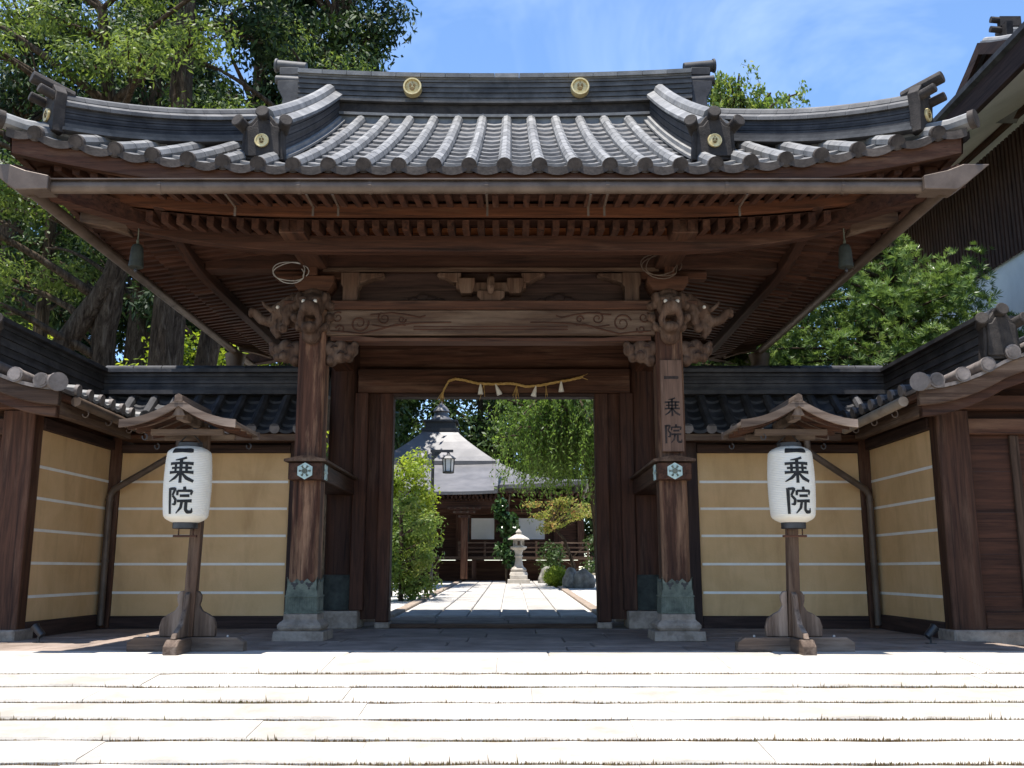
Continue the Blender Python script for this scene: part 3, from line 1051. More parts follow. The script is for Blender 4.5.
def main_ridge():
    mb = MB()
    rb = 6.10
    HL = 2.46
    def up(x):
        return 0.07 * (abs(x) / HL) ** 2.2
    xs_ = [-HL + 2 * HL * k / 24 for k in range(25)]
    # base, dark recess, eight thin courses, capping slabs and roll
    layers = [(5.98, 6.135, 0.26), (6.14, 6.175, 0.30), (6.175, 6.355, 0.17)]
    z = 6.36
    for k in range(9):
        layers.append((z + 0.005, z + 0.034, 0.225 - (0.014 if k % 2 else 0)))
        z += 0.0345
    layers.append((z + 0.002, z + 0.02, 0.235))
    z -= 0.03
    for li_, (z0, z1, w) in enumerate(layers):
        mb.use('oni' if li_ == 2 else ('tile' if li_ < 2 or li_ == len(layers) - 1 else 'tile_mid'))  # upright courses toned darker than the cap, grazing light put into the colour
        for s_ in (-1, 1):
            pass
        mb.sweep([(x, YC, up(x)) for x in xs_], [(-w, z0), (w, z0), (w, z1), (-w, z1)], side=(0, 1, 0))
    zt = z + 0.05
    mb.use('tile')
    for k in range(16):
        a, b = -HL + 2 * HL * k / 16, -HL + 2 * HL * (k + 1) / 16 - 0.006
        pa = [(a, YC, up(a) + zt), ((a + b) / 2, YC, up((a + b) / 2) + zt), (b, YC, up(b) + zt)]
        mb.sweep(pa, [(-0.26, 0.0), (0.26, 0.0), (0.262, 0.055), (0.11, 0.12), (-0.11, 0.12), (-0.262, 0.055)], side=(0, 1, 0))
        mb.tube([(q[0], q[1], q[2] + 0.10) for q in pa], 0.06, 10)
    o = mb.build('main_ridge', None, gate)
    for x in (-1.02, 1.06):
        crest_at((x, YC - 0.225, 6.53 + up(x)), (0, -1, 0), 0.117, o, 0.10)
    for sx in (-1, 1):
        e = MB()
        x0 = sx * HL
        def B(xa, xb, w, z0, z1):
            e.box(min(x0 + sx * xa, x0 + sx * xb), max(x0 + sx * xa, x0 + sx * xb), YC - w, YC + w, z0 - 0.1, z1 - 0.1)
        e.prism([(x0, 6.080), (x0 + sx * 0.28, 6.080), (x0 + sx * 0.28, 6.140), (x0 + sx * 0.20, 6.220), (x0 + sx * 0.19, 6.450), (x0 + sx * 0.26, 6.580), (x0 + sx * 0.26, 6.680), (x0, 6.680)], YC - 0.20, YC + 0.20)
        e.tube([(x0 - sx * 0.02, YC - 0.14, 6.700), (x0 + sx * 0.30, YC - 0.14, 6.720)], 0.055, 12)
        e.tube([(x0 - sx * 0.02, YC + 0.14, 6.700), (x0 + sx * 0.30, YC + 0.14, 6.720)], 0.055, 12)
        B(0.0, 0.24, 0.12, 6.780, 6.920)
        B(0.02, 0.26, 0.13, 6.90, 7.0)
        e.tube([(x0 - sx * 0.05, YC, 6.950), (x0 + sx * 0.34, YC, 6.990)], 0.075, 14)
        e.tube([(x0 + sx * 0.32, YC, 6.989), (x0 + sx * 0.35, YC, 6.992)], 0.09, 14)
        e.build('ridge_end', 'tile_dark' if sx > 0 else 'tile_mid', o, smooth=True, angle=35, bevel=0.006)  # left end lighter as if sunlit, right end darkened as shade
    return o
main_ridge()

def layered_ridge(path, h, w, cap_r, mat_lo='tile_dark', mat_hi='tile', side=None):
    """ridge of thin courses carried along a sloping path, capped with slabs and a roll"""
    mb = MB()
    n = 6
    mb.use(mat_hi).sweep(path, [(-w * 1.55, 0.0), (w * 1.55, 0.0), (w * 1.55, 0.028), (-w * 1.55, 0.028)], side=side)
    mb.use(mat_hi).sweep(path, [(-w * 1.25, 0.03), (w * 1.25, 0.03), (w * 1.25, 0.075), (-w * 1.25, 0.075)], side=side)
    hh = (h - 0.08 - 0.07) / n
    for k in range(n):
        z0 = 0.08 + hh * k
        ww = w * (1.0 if k % 2 == 0 else 0.955)
        mb.use(mat_lo).sweep(path, [(-ww, z0), (ww, z0), (ww, z0 + hh - 0.004), (-ww, z0 + hh - 0.004)], side=side)  # flanks in darker tile than the caps: shade painted into the colour
    P = [Vector(p) for p in path]
    for i in range(len(P) - 1):
        a, b = P[i], P[i + 1]
        b2 = a + (b - a) * 0.985
        mb.use(mat_hi).sweep([a, b2], [(-w * 1.22, h - 0.07), (w * 1.22, h - 0.07), (w * 1.2, h - 0.035), (w * 0.6, h + 0.01), (-w * 0.6, h + 0.01), (-w * 1.2, h - 0.035)], side=side)
        mb.use(mat_hi).tube([a + Vector((0, 0, h + 0.02)), b2 + Vector((0, 0, h + 0.02))], cap_r, 10, up=(0, 0, 1))
    return mb

def oni_plate(c, face, w, h, parent, crest_r=0.066, prong=0.15, tilt=0.28):
    """ridge-end tile: shouldered plate with three round prongs, facing 'face'"""
    c = Vector(c)
    f = Vector(face).normalized()
    a = Vector((0, 0, 1)).cross(f).normalized()
    mt = Matrix.Translation(c) @ Matrix(((a.x, -f.x, 0, 0), (a.y, -f.y, 0, 0), (0, 0, 1, 0), (0, 0, 0, 1)))
    mb = MB()
    W = w / 2
    poly = [(-W * 1.08, 0), (W * 1.08, 0), (W * 1.0, h * 0.3), (W * 0.96, h * 0.62), (W * 1.02, h * 0.80), (W * 0.62, h * 0.84), (W * 0.34, h), (-W * 0.34, h), (-W * 0.62, h * 0.84), (-W * 1.02, h * 0.80), (-W * 0.96, h * 0.62), (-W * 1.0, h * 0.3)]
    mb.prism(poly, 0.0, 0.12, mtx=mt)
    mb.prism([(u * 0.82, v * 0.82 + h * 0.06) for u, v in poly], -0.022, 0.0, mtx=mt)
    for (u, v, du) in ((0, h * 1.04, 0), (-W * 0.98, h * 0.84, -tilt), (W * 0.98, h * 0.84, tilt)):
        p0 = mt @ Vector((u * 0.8, 0.10, v - 0.05))
        p1 = mt @ Vector((u + du * 0.12, -prong * 0.45, v - 0.01))
        mb.tube([p0, p1], 0.055, 14)
        d = (p1 - p0).normalized()
        mb.tube([p1 - d * 0.012, p1 + d * 0.012], 0.062, 14)
    o = mb.build('ridge_end_tile', 'oni', parent, smooth=True, angle=30, bevel=0.008)
    if crest_r:
        crest_at(mt @ Vector((0, -0.024, h * 0.40)), f, crest_r, parent, 0.02)
    return o

for sx in (-1, 1):
    # ridge that descends the front and back slopes
    for sy in ('front', 'back'):
        path = []
        for k in range(12):
            t = 0.52 + (HD - 0.28 - 0.52) * k / 11
            u = sx * 2.05 * (1 if sy == 'front' else -1)
            path.append(S(sy, u, t, rz(t) + 0.05 - 0.03))
        o = layered_ridge(path, 0.40, 0.135, 0.075, side=(1, 0, 0)).build('descending_ridge', None, gate)
        f = (0, -1, 0) if sy == 'front' else (0, 1, 0)
        t = 0.44
        p = S(sy, sx * 2.05 * (1 if sy == 'front' else -1), t, rz(t) + 0.02)
        oni_plate(p, f, 0.38, 0.43, o)
        # corner ridge out to the upturned tip
        path = []
        for k in range(13):
            t = 1.72 - 1.50 * k / 12
            u = sx * (XE - t) * (1 if sy == 'front' else -1)
            path.append(S(sy, u, t, rz(t) + 0.03))
        d = (path[-1] - path[-2])
        sd = Vector((d.x, d.y, 0)).cross(Vector((0, 0, 1))).normalized()
        o = layered_ridge(path, 0.31, 0.11, 0.065, mat_hi='tile_mid', side=sd).build('corner_ridge', None, gate)  # caps darkened too, painting this ridge as shaded
        f = Vector((d.x, d.y, 0)).normalized()
        p = path[-1] + f * 0.08
        pl = MB()
        a = Vector((0, 0, 1)).cross(f)
        mt = Matrix.Translation(p) @ Matrix(((a.x, -f.x, 0, 0), (a.y, -f.y, 0, 0), (0, 0, 1, 0), (0, 0, 0, 1)))
        W = 0.15
        pl.prism([(-W, -0.02), (W, -0.02), (W * 0.9, 0.2), (W * 1.05, 0.34), (W * 0.5, 0.43), (-W * 0.5, 0.43), (-W * 1.05, 0.34), (-W * 0.9, 0.2)], 0.0, 0.10, mtx=mt)
        pl.tube([mt @ Vector((0, 0.20, 0.40)), mt @ Vector((0, -0.16, 0.47))], 0.055, 12)
        pl.tube([mt @ Vector((-0.10, 0.06, 0.30)), mt @ Vector((-0.11, -0.13, 0.34))], 0.042, 12)
        pl.tube([mt @ Vector((0.10, 0.06, 0.30)), mt @ Vector((0.11, -0.13, 0.34))], 0.042, 12)
        pl.build('ridge_end_tile', 'oni', o, smooth=True, angle=30, bevel=0.006)
        crest_at(mt @ Vector((0, 0, 0.16)), f, 0.06, o, 0.02)
    # gable wall and verge boards at the end of the upper roof
    gw = MB()
    zt = 6.05
    gw.prism([(YC - 2.2, 4.75), (YC + 2.2, 4.75), (YC + 0.2, zt), (YC - 0.2, zt)], sx * XW - 0.03, sx * XW + 0.03, plane='YZ')
    go_ = gw.build('gable_wall', 'woodZ', gate)
    for s2 in (-1, 1):
        bb = MB()
        path = []
        for k in range(10):
            t = (XE - XG) + (HD - 0.1 - (XE - XG)) * k / 9
            path.append((sx * (XG - 0.05), YC + s2 * (HD - t), rz(t) - 0.17))
        bb.sweep(path, [(-0.03, -0.09), (0.03, -0.09), (0.03, 0.1), (-0.03, 0.1)], side=(1, 0, 0))
        bb.build('bargeboard', 'greyY', go_)

# ------------------------------------------------------------------ timber frame below
def timber(name, ax, x0, x1, y0, y1, z0, z1, parent=None, bev=0.008, kind='wood'):
    mb = MB()
    mb.box(x0, x1, y0, y1, z0, z1)
    return mb.build(name, kind + ax, parent or gate, bevel=bev)

def molded_plinth(mb, x, y, w1, w0, h):
    """stone base: square lower slab, then a swelling moulding up to the shaft"""
    prof = [(w0, 0.0), (w0 * 0.97, h * 0.36), (w1 * 0.80, h * 0.362), (w1 * 0.86, h * 0.40), (w1 * 0.92, h * 0.48), (w1 * 0.93, h * 0.58), (w1 * 0.86, h * 0.68), (w1 * 0.77, h * 0.74), (w1 * 0.72, h * 0.80), (w1 * 0.72, h)]
    vs = []
    for (r, z) in prof:
        vs += [(x - r, y - r, z), (x + r, y - r, z), (x + r, y + r, z), (x - r, y + r, z)]
    fs = [(3, 2, 1, 0)]
    for i in range(len(prof) - 1):
        for j in range(4):
            j2 = (j + 1) % 4
            fs.append((i * 4 + j, i * 4 + j2, (i + 1) * 4 + j2, (i + 1) * 4 + j))
    k = (len(prof) - 1) * 4
    fs.append((k, k + 1, k + 2, k + 3))
    mb.add(vs, fs)

PX = 1.80
for sx in (-1, 1):
    for y in (0.0, 3.5):
        x = sx * PX
        c, w = 0.030, 0.136
        mb = MB()
        prof = [(-w + c, -w), (w - c, -w), (w, -w + c), (w, w - c), (w - c, w), (-w + c, w), (-w, w - c), (-w, -w + c)]
        mb.prism([(x + u, y + v) for u, v in prof], 0.24, 3.48, plane='XY')
        pil = mb.build('pillar', 'post' if y == 0 else 'woodZ', gate, bevel=0.004)
        # corner fillets give the fluted look of the worn faces
        fl = MB()
        for u in (-0.085, 0.085):
            fl.box(x + u - 0.014, x + u + 0.014, y - w - 0.004, y - w + 0.01, 0.62, 2.9)
        fl.build('face_moulding', 'post', pil)
        sl = MB()
        q = 0.149
        sl.box(x - q, x + q, y - q, y + q, 0.25, 0.47)
        n = 12
        for f_, (ax_, ay_, nx_, ny_) in enumerate(((1, 0, 0, -1), (1, 0, 0, 1), (0, 1, 1, 0), (0, 1, -1, 0))):
            pts = []
            for i in range(n + 1):
                u = -q + 2 * q * i / n
                pts.append((u, 0.555 + 0.022 * math.cos(i / n * math.pi * 6) + (0.015 if i in (0, n) else 0)))
            poly = [(-q, 0.47), (q, 0.47)] + [(u, v) for u, v in reversed(pts)]
            vs = []
            for off in (0.0, 0.008):
                for u, v in poly:
                    vs.append((x + ax_ * u + nx_ * (q - 0.008 + off), y + ay_ * u + ny_ * (q - 0.008 + off), v))
            m_ = len(poly)
            sl.add(vs, [tuple(range(m_)), tuple(range(2 * m_ - 1, m_ - 1, -1))] + [(i, (i + 1) % m_, m_ + (i + 1) % m_, m_ + i) for i in range(m_)])
            for i in range(13):
                u = -q + 0.012 + (2 * q - 0.024) * i / 12
                sl.box(*sorted((x + ax_ * (u - 0.006) + nx_ * q, x + ax_ * (u + 0.006) + nx_ * (q + 0.007))) if ax_ else sorted((x + nx_ * q, x + nx_ * (q + 0.007))),
                       *sorted((y + ay_ * (u - 0.006) + ny_ * q, y + ay_ * (u + 0.006) + ny_ * (q + 0.007))) if ay_ else sorted((y + ny_ * q, y + ny_ * (q + 0.007))), 0.27, 0.40)
            for (z0, z1) in ((0.405, 0.42), (0.25, 0.266)):
                if ax_:
                    sl.box(x - q - 0.006, x + q + 0.006, *sorted((y + ny_ * q, y + ny_ * (q + 0.012))), z0, z1)
                else:
                    sl.box(*sorted((x + nx_ * q, x + nx_ * (q + 0.012))), y - q - 0.006, y + q + 0.006, z0, z1)
        sl.build('copper_sleeve', 'copper', pil, fix=True)
        for u, holes in ((-0.07, ((0, 0.515, 0.02), (-0.022, 0.53, 0.014), (0.022, 0.53, 0.014), (0, 0.485, 0.011))), (0.07, ((0, 0.515, 0.02), (-0.022, 0.53, 0.014), (0.022, 0.53, 0.014), (0, 0.485, 0.011))), (0, ((0, 0.545, 0.018),))):
            cut = MB()
            for (du, dz, r) in holes:
                cut.tube([(x + u + du, y - q - 0.0028, dz), (x + u + du, y - q + 0.004, dz)], r, 10)
            cut.build('sleeve_piercing', 'blackmetal', pil)
        pb = MB()
        molded_plinth(pb, x, y, 0.225, 0.245, 0.245)
        pb.build('plinth', 'stone', pil, bevel=0.004)
    # main column of the door plane
    x, y = sx * PX, 1.9
    mb = MB()
    mb.lathe([(0.178, 0.22), (0.182, 1.5), (0.178, 3.6)], x, y, 28)
    col = mb.build('main_column', 'deep' + 'Z', gate, smooth=True)
    sl = MB()
    sl.lathe([(0.188, 0.21), (0.192, 0.6), (0.186, 0.605)], x, y, 28)
    sl.build('copper_sleeve', M.setdefault('copper_dark', blotchy('dark_verdigris', (0.018, 0.021, 0.018), (0.048, 0.054, 0.046), 9, 0.7, 0.2, 50)), col, smooth=True)
    pb = MB()
    pb.box(x - 0.26, x + 0.26, y - 0.26, y + 0.26, 0.0, 0.20)
    pb.build('plinth', 'stone', col, bevel=0.012)
    # tie rail from front pillar through to the rear, with a sloping cap
    for (y0, y1) in ((-0.215, 1.74), (2.06, 3.66)):
        ra = timber('tie_rail', 'Y', x - 0.165, x + 0.165, y0, y1, 1.52, 1.69)
        cp = MB()
        cp.prism([(x - 0.205, 1.70), (x + 0.205, 1.70), (x + 0.205, 1.722), (x + 0.03, 1.755), (x - 0.03, 1.755), (x - 0.205, 1.722)], y0 - 0.03, y1)
        cp.build('rail_cap', 'greyY', ra)
        if y0 < 0:
            # hexagonal verdigris ornament on the front face, leaf shaped one on the inner side
            hx = MB()
            pts = [(x + 0.083 * math.cos(R(60 * k + 30)), 1.605 + 0.083 * math.sin(R(60 * k + 30))) for k in range(6)]
            hx.prism(pts, y0 - 0.012, y0 - 0.001)
            for k in range(6):
                a = R(60 * k + 30)
                hx.prism([(x + 0.045 * math.cos(a) + 0.016 * math.cos(R(j * 60)), 1.605 + 0.045 * math.sin(a) + 0.016 * math.sin(R(j * 60))) for j in range(6)], y0 - 0.02, y0 - 0.012)
            hx.build('hexagonal_ornament', 'patina', ra)
            hc = MB()
            hc.tube([(x, y0 - 0.013, 1.605), (x, y0 - 0.023, 1.605)], 0.026, 12)
            for k in range(6):
                a = R(60 * k)
                hc.tube([(x + 0.045 * math.cos(a), y0 - 0.0125, 1.605 + 0.045 * math.sin(a)), (x + 0.045 * math.cos(a), y0 - 0.0165, 1.605 + 0.045 * math.sin(a))], 0.015, 8)
            hc.build('ornament_relief', 'copper', ra)
            sxd = -sx
            lf = MB()
            yy = y0 + 0.16
            prof = [(yy - 0.07, 1.605), (yy - 0.03, 1.625), (yy - 0.045, 1.68), (yy, 1.65), (yy + 0.045, 1.68), (yy + 0.03, 1.625), (yy + 0.07, 1.605), (yy + 0.03, 1.585), (yy + 0.045, 1.53), (yy, 1.56), (yy - 0.045, 1.53), (yy - 0.03, 1.585)]
            lf.prism(prof, *sorted((x + sxd * 0.166, x + sxd * 0.182)), plane='YZ')
            lf.build('leaf_ornament', 'patina', ra)
    # block stack on the pillar head carrying the head beam
    for y in (0.0, 3.5):
        hb = MB()
        hb.prism([(x - 0.15, 3.44), (x + 0.15, 3.44), (x + 0.21, 3.53), (x + 0.21, 3.60), (x - 0.21, 3.60), (x - 0.21, 3.53)], y - 0.18, y + 0.18)
        hb.box(x - 0.42, x + 0.42, y - 0.07, y + 0.07, 3.60, 3.68)
        hb.build('bearing_block', 'woodX', gate, bevel=0.008)
        timber('short_post', 'Z', x - 0.05 + sx * 0.02, x + 0.05 + sx * 0.02, y - 0.20, y - 0.09, 3.60, 3.86)
    # cross beams on the gate's flanks
    timber('flank_beam', 'Y', x - 0.11, x + 0.11, 0.13, 3.4, 3.0, 3.3)
    timber('flank_plate', 'Y', x - 0.12, x + 0.12, -1.2, 4.75, 3.685, 3.90)
    fb = MB()
    fb.box(x - 0.02, x + 0.02, 0.14, 1.74, 3.3, 3.7)
    fb.build('flank_board', 'woodY', gate)

# front head beam with raised scrolls, and the plates above and below
hb = timber('head_beam', 'X', -PX + 0.137, PX - 0.137, -0.125, 0.125, 2.99, 3.25, kind='grey')
timber('beam_plate', 'X', -PX - 0.30, PX + 0.30, -0.15, 0.15, 3.253, 3.345, hb)
un = MB()
un.prism([(-1.62, 2.985), (-1.35, 2.985), (-1.15, 2.965), (1.15, 2.965), (1.35, 2.985), (1.62, 2.985), (1.62, 2.94), (1.3, 2.93), (-1.3, 2.93), (-1.62, 2.94)], -0.10, 0.10)
un.build('beam_soffit_board', 'woodX', hb)
cv = MB()
for sx in (-1, 1):
    def scroll(cx, cz, r, turns, dirn, st, yy=-0.128):
        path = []
        for k in range(int(26 * turns)):
            a = st + dirn * k * 2 * math.pi / 26
            rr = r * (1 - 0.82 * k / (26 * turns))
            path.append((cx + rr * math.cos(a), yy, cz + rr * math.sin(a)))
        cv.tube(path, [0.009 * (1 - 0.5 * k / len(path)) for k in range(len(path))], 6)
    def wave(pts, r=0.008):
        cv.tube([(sx * u, -0.127, v) for u, v in pts], r, 6)
    scroll(sx * 1.33, 3.11, 0.095, 1.6, sx, 0.3)
    scroll(sx * 1.08, 3.16, 0.065, 1.5, -sx, 2.0)
    scroll(sx * 1.55, 3.17, 0.06, 1.4, -sx, 1.0)
    scroll(sx * 0.90, 3.15, 0.04, 1.3, sx, 0.0)
    scroll(sx * 1.52, 3.05, 0.045, 1.2, sx, 3.0)
    wave([(1.62, 3.03), (1.45, 3.02), (1.3, 3.0), (1.15, 3.04), (1.0, 3.08), (0.8, 3.11), (0.55, 3.12), (0.4, 3.12)])
    wave([(1.22, 3.20), (1.0, 3.22), (0.85, 3.20), (0.72, 3.17), (0.66, 3.19)])
    wave([(1.2, 3.09), (1.05, 3.07), (0.95, 3.1), (0.86, 3.09)])
for z in (3.045, 3.075):
    cv.box(-0.78, 0.78, -0.131, -0.122, z - 0.006, z + 0.006)
cv.build('scroll_carving', 'deepX', hb, smooth=True)

# beam under the rafters, bracket pieces between it and the head beam
kt = timber('eave_beam', 'X', -XP + 0.06, XP - 0.06, -0.10, 0.10, 3.69, 3.895, kind='deep')
timber('eave_beam', 'X', -XP + 0.06, XP - 0.06, 3.4, 3.6, 3.69, 3.895)
lip = MB()
lip.box(-1.72, 1.72, -0.118, -0.101, 3.66, 3.70)
lip.build('beam_lip', 'greyX', kt)
br = MB()
br.prism([(-0.10, 3.348), (0.10, 3.348), (0.14, 3.40), (0.14, 3.46), (-0.14, 3.46), (-0.14, 3.40)], -0.12, 0.12)
br.tube([(0, -0.15, 3.42), (0, -0.19, 3.48), (0, -0.17, 3.56), (0, -0.10, 3.62)], [0.03, 0.042, 0.04, 0.03], 8)
br.prism([(-0.36, 3.50), (-0.24, 3.462), (0.24, 3.462), (0.36, 3.50), (0.36, 3.56), (-0.36, 3.56)], -0.07, 0.07)
for u in (-0.25, 0.25):
    br.prism([(u - 0.06, 3.44), (u + 0.06, 3.44), (u + 0.085, 3.52), (u + 0.085, 3.60), (u - 0.085, 3.60), (u - 0.085, 3.52)], -0.10, 0.10)
    s_ = 1 if u > 0 else -1
    br.prism([(u + s_ * 0.06, 3.56), (u + s_ * 0.14, 3.56), (u + s_ * 0.24, 3.615), (u + s_ * 0.30, 3.63), (u + s_ * 0.28, 3.66), (u + s_ * 0.06, 3.66)][::s_], -0.08, 0.08)
    br.ball((u + s_ * 0.27, -0.02, 3.645), (0.04, 0.08, 0.025))
br.build('central_bracket', 'carve', gate, bevel=0.006)
for sx in (-1, 1):
    cb = MB()
    x = sx * 1.44
    cb.prism([(x - 0.075, 3.348), (x + 0.075, 3.348), (x + 0.075, 3.50), (x + 0.095, 3.53), (x + 0.095, 3.655), (x - 0.095, 3.655), (x - 0.095, 3.53), (x - 0.075, 3.50)], -0.11, 0.11)
    cb.prism([(x - sx * 0.09, 3.55), (x - sx * 0.22, 3.60), (x - sx * 0.32, 3.615), (x - sx * 0.34, 3.655), (x - sx * 0.09, 3.655)], -0.085, 0.085)
    cb.ball((x - sx * 0.30, -0.01, 3.64), (0.05, 0.09, 0.025))
    cb.build('corbel', 'carve', gate, bevel=0.006)
    # low carved cloud board behind
    ck = MB()
    for (u, v, r) in ((0.62, 3.39, 0.05), (0.70, 3.41, 0.055), (0.80, 3.385, 0.045), (0.52, 3.375, 0.04), (0.9, 3.37, 0.03)):
        ck.ball((sx * u, 0.02, v), (r * 1.5, 0.05, r), 12, 8)
    ck.build('cloud_carving', 'blackX', gate, smooth=True)
bk = MB()
bk.box(-PX, PX, 0.06, 0.09, 3.35, 3.69)
bk.build('transom_board', 'blackX', gate)
ct = MB()
ct.box(-PX - 0.1, PX + 0.1, 0.1, 3.4, 3.91, 3.94)
ct.build('ceiling_boards', 'blackY', gate)

# carved beasts on the pillar heads
def blob(name, parts, mat, parent, vox=0.014):
    mb = MB()
    for kind, *a in parts:
        if kind == 'b':
            mb.ball(a[0], a[1], 14, 10)
        else:
            mb.tube(a[0], a[1], 10)
    o = mb.build(name, mat, parent)
    rm = o.modifiers.new("merge", 'REMESH')
    rm.mode = 'VOXEL'
    rm.voxel_size = vox
    rm.use_smooth_shade = True
    return o
for sx in (-1, 1):
    x = sx * PX
    P = []
    def b(u, v, w, r): P.append(('b', (x + u, v, w), r))
    def c(pts, r): P.append(('t', [(x + p[0], p[1], p[2]) for p in pts], r))
    b(0, -0.20, 3.27, (0.13, 0.13, 0.13))
    b(0, -0.31, 3.22, (0.10, 0.10, 0.075))       # upper muzzle
    b(0, -0.37, 3.25, (0.045, 0.05, 0.04))       # nose
    b(0, -0.27, 3.03, (0.085, 0.11, 0.06))       # lower jaw
    b(0, -0.16, 2.98, (0.10, 0.08, 0.10))
    c([(-0.075, -0.33, 3.19), (-0.095, -0.29, 3.11), (-0.085, -0.26, 3.05)], [0.032, 0.036, 0.03])
    c([(0.075, -0.33, 3.19), (0.095, -0.29, 3.11), (0.085, -0.26, 3.05)], [0.032, 0.036, 0.03])
    for s_ in (-1, 1):
        b(s_ * 0.065, -0.315, 3.315, (0.045, 0.035, 0.025))   # brows
        b(s_ * 0.13, -0.2, 3.36, (0.035, 0.05, 0.06))         # ears
        for k in range(6):
            a = R(95 - 38 * k)
            b(s_ * (0.05 + 0.125 * math.cos(a) * 0.9 + 0.02), -0.14 - 0.02 * (k % 2), 3.22 + 0.185 * math.sin(a), (0.048, 0.06, 0.048))
    b(0, -0.15, 3.42, (0.10, 0.06, 0.05))
    lion = blob('lion_carving', P, 'carve', gate)
    ey = MB()
    for s_ in (-1, 1):
        ey.ball((x + s_ * 0.058, -0.338, 3.282), 0.021, 10, 8)
    ey.build('eye', 'cream_eye', lion, smooth=True)
    # beast with a lifted trunk facing sideways
    P = []
    b(sx * 0.20, 0.0, 3.24, (0.15, 0.13, 0.15))
    b(sx * 0.33, 0.0, 3.25, (0.12, 0.11, 0.10))
    c([(sx * 0.38, 0, 3.22), (sx * 0.46, 0, 3.15), (sx * 0.56, 0, 3.18), (sx * 0.62, 0, 3.25), (sx * 0.68, 0, 3.26)], [0.075, 0.06, 0.05, 0.05, 0.062])
    c([(sx * 0.33, 0, 3.13), (sx * 0.42, 0, 3.06), (sx * 0.36, 0, 2.99)], [0.07, 0.05, 0.04])
    for k in range(5):
        b(sx * (0.18 + 0.03 * k), -0.11, 3.36 - 0.075 * k, (0.05, 0.05, 0.045))
        b(sx * (0.22 + 0.045 * k), -0.06, 3.40 - 0.03 * k, (0.045, 0.05, 0.045))
    c([(sx * 0.42, -0.09, 3.24), (sx * 0.5, -0.12, 3.30), (sx * 0.53, -0.12, 3.35)], [0.028, 0.02, 0.01])
    c([(sx * 0.24, -0.12, 3.30), (sx * 0.30, -0.14, 3.22), (sx * 0.26, -0.13, 3.14)], [0.04, 0.035, 0.03])
    bk_ = blob('beast_carving', P, 'carve', gate)
    ey = MB()
    ey.ball((x + sx * 0.37, -0.105, 3.285), 0.019, 10, 8)
    ey.build('eye', 'cream_eye', bk_, smooth=True)
    # scroll corbels below the beam, outer and inner
    for dr in (sx, -sx):
        P = []
        for (u, w, r) in ((0.17, 2.86, 0.09), (0.28, 2.89, 0.075), (0.27, 2.79, 0.075), (0.39, 2.85, 0.065), (0.18, 2.74, 0.06), (0.42, 2.91, 0.035), (0.36, 2.77, 0.045)):
            P.append(('b', (x + dr * u, -0.03, w), (r, 0.09, r)))
        oc = blob('scroll_corbel', P, 'carve', gate)
        hl = MB()
        for (u, w) in ((0.22, 2.87), (0.29, 2.81)):
            hl.tube([(x + dr * (u - 0.035), -0.115, w - 0.01), (x + dr * u, -0.125, w + 0.012), (x + dr * (u + 0.035), -0.115, w)], [0.006, 0.013, 0.006], 6)
        hl.build('painted_hollow', 'blackX', oc)  # dark strips on the surface stand in for shade in carved hollows

# ------------------------------------------------------------------ door plane
DY = 1.9
li = timber('door_lintel', 'X', -PX + 0.17, PX - 0.17, DY - 0.13, DY + 0.13, 2.745, 2.985)
timber('lintel_board', 'X', -PX + 0.15, PX - 0.15, DY - 0.05, DY + 0.05, 2.99, 3.72)
timber('lintel_strip', 'X', -PX + 0.17, PX - 0.17, DY - 0.165, DY - 0.132, 2.95, 3.03, li)
timber('lintel_edge', 'X', -1.24, 1.24, DY - 0.10, DY + 0.10, 2.70, 2.743, li, kind='black')
for sx in (-1, 1):
    jb = MB()
    a, b_ = sorted((sx * 1.205, sx * 1.36))
    jb.box(a, b_, DY - 0.11, DY + 0.11, 0.07, 2.743)
    jb.build('door_jamb', 'deep' + 'Z', gate, bevel=0.01)
    a, b_ = sorted((sx * 1.365, sx * 1.62))
    pn = MB()
    pn.box(a, b_, DY - 0.05, DY + 0.05, 0.10, 2.743)
    pn.build('side_panel', 'deep' + 'Z', gate)
    a, b_ = sorted((sx * 1.50, sx * 1.66))
    sp = MB()
    sp.box(a, b_, DY - 0.14, DY + 0.03, 0.20, 2.743)
    sp.build('door_side_post', 'deep' + 'Z', gate, bevel=0.01)
    ft = MB()
    a, b_ = sorted((sx * 1.19, sx * 1.36))
    ft.box(a, b_, DY - 0.16, DY + 0.14, 0.0, 0.068)
    ft.build('jamb_stone', 'stone', gate, bevel=0.01)
    # door leaf swung back against the passage
    dl = MB()
    a, b_ = sorted((sx * 1.44, sx * 1.50))
    dl.box(a, b_, DY + 0.14, DY + 1.30, 0.10, 2.68)
    leaf = dl.build('door_leaf', 'blackZ', gate, bevel=0.006)
    rl = MB()
    for z in (0.2, 0.8, 1.4, 2.0, 2.55):
        a, b_ = sorted((sx * 1.42, sx * 1.439))
        rl.box(a, b_, DY + 0.15, DY + 1.29, z - 0.05, z + 0.05)
    rl.build('door_rail', 'blackY', leaf)
th = timber('door_threshold', 'X', -1.20, 1.20, DY - 0.09, DY + 0.09, 0.0, 0.05, kind='grey')
# ================================================================== plastered walls
WY = 1.95      # centre of the back walls
SXR = {-1: 4.54, 1: 4.45}     # inner face of the side walls
LINES = [0.40, 0.725, 1.05, 1.365, 1.68]

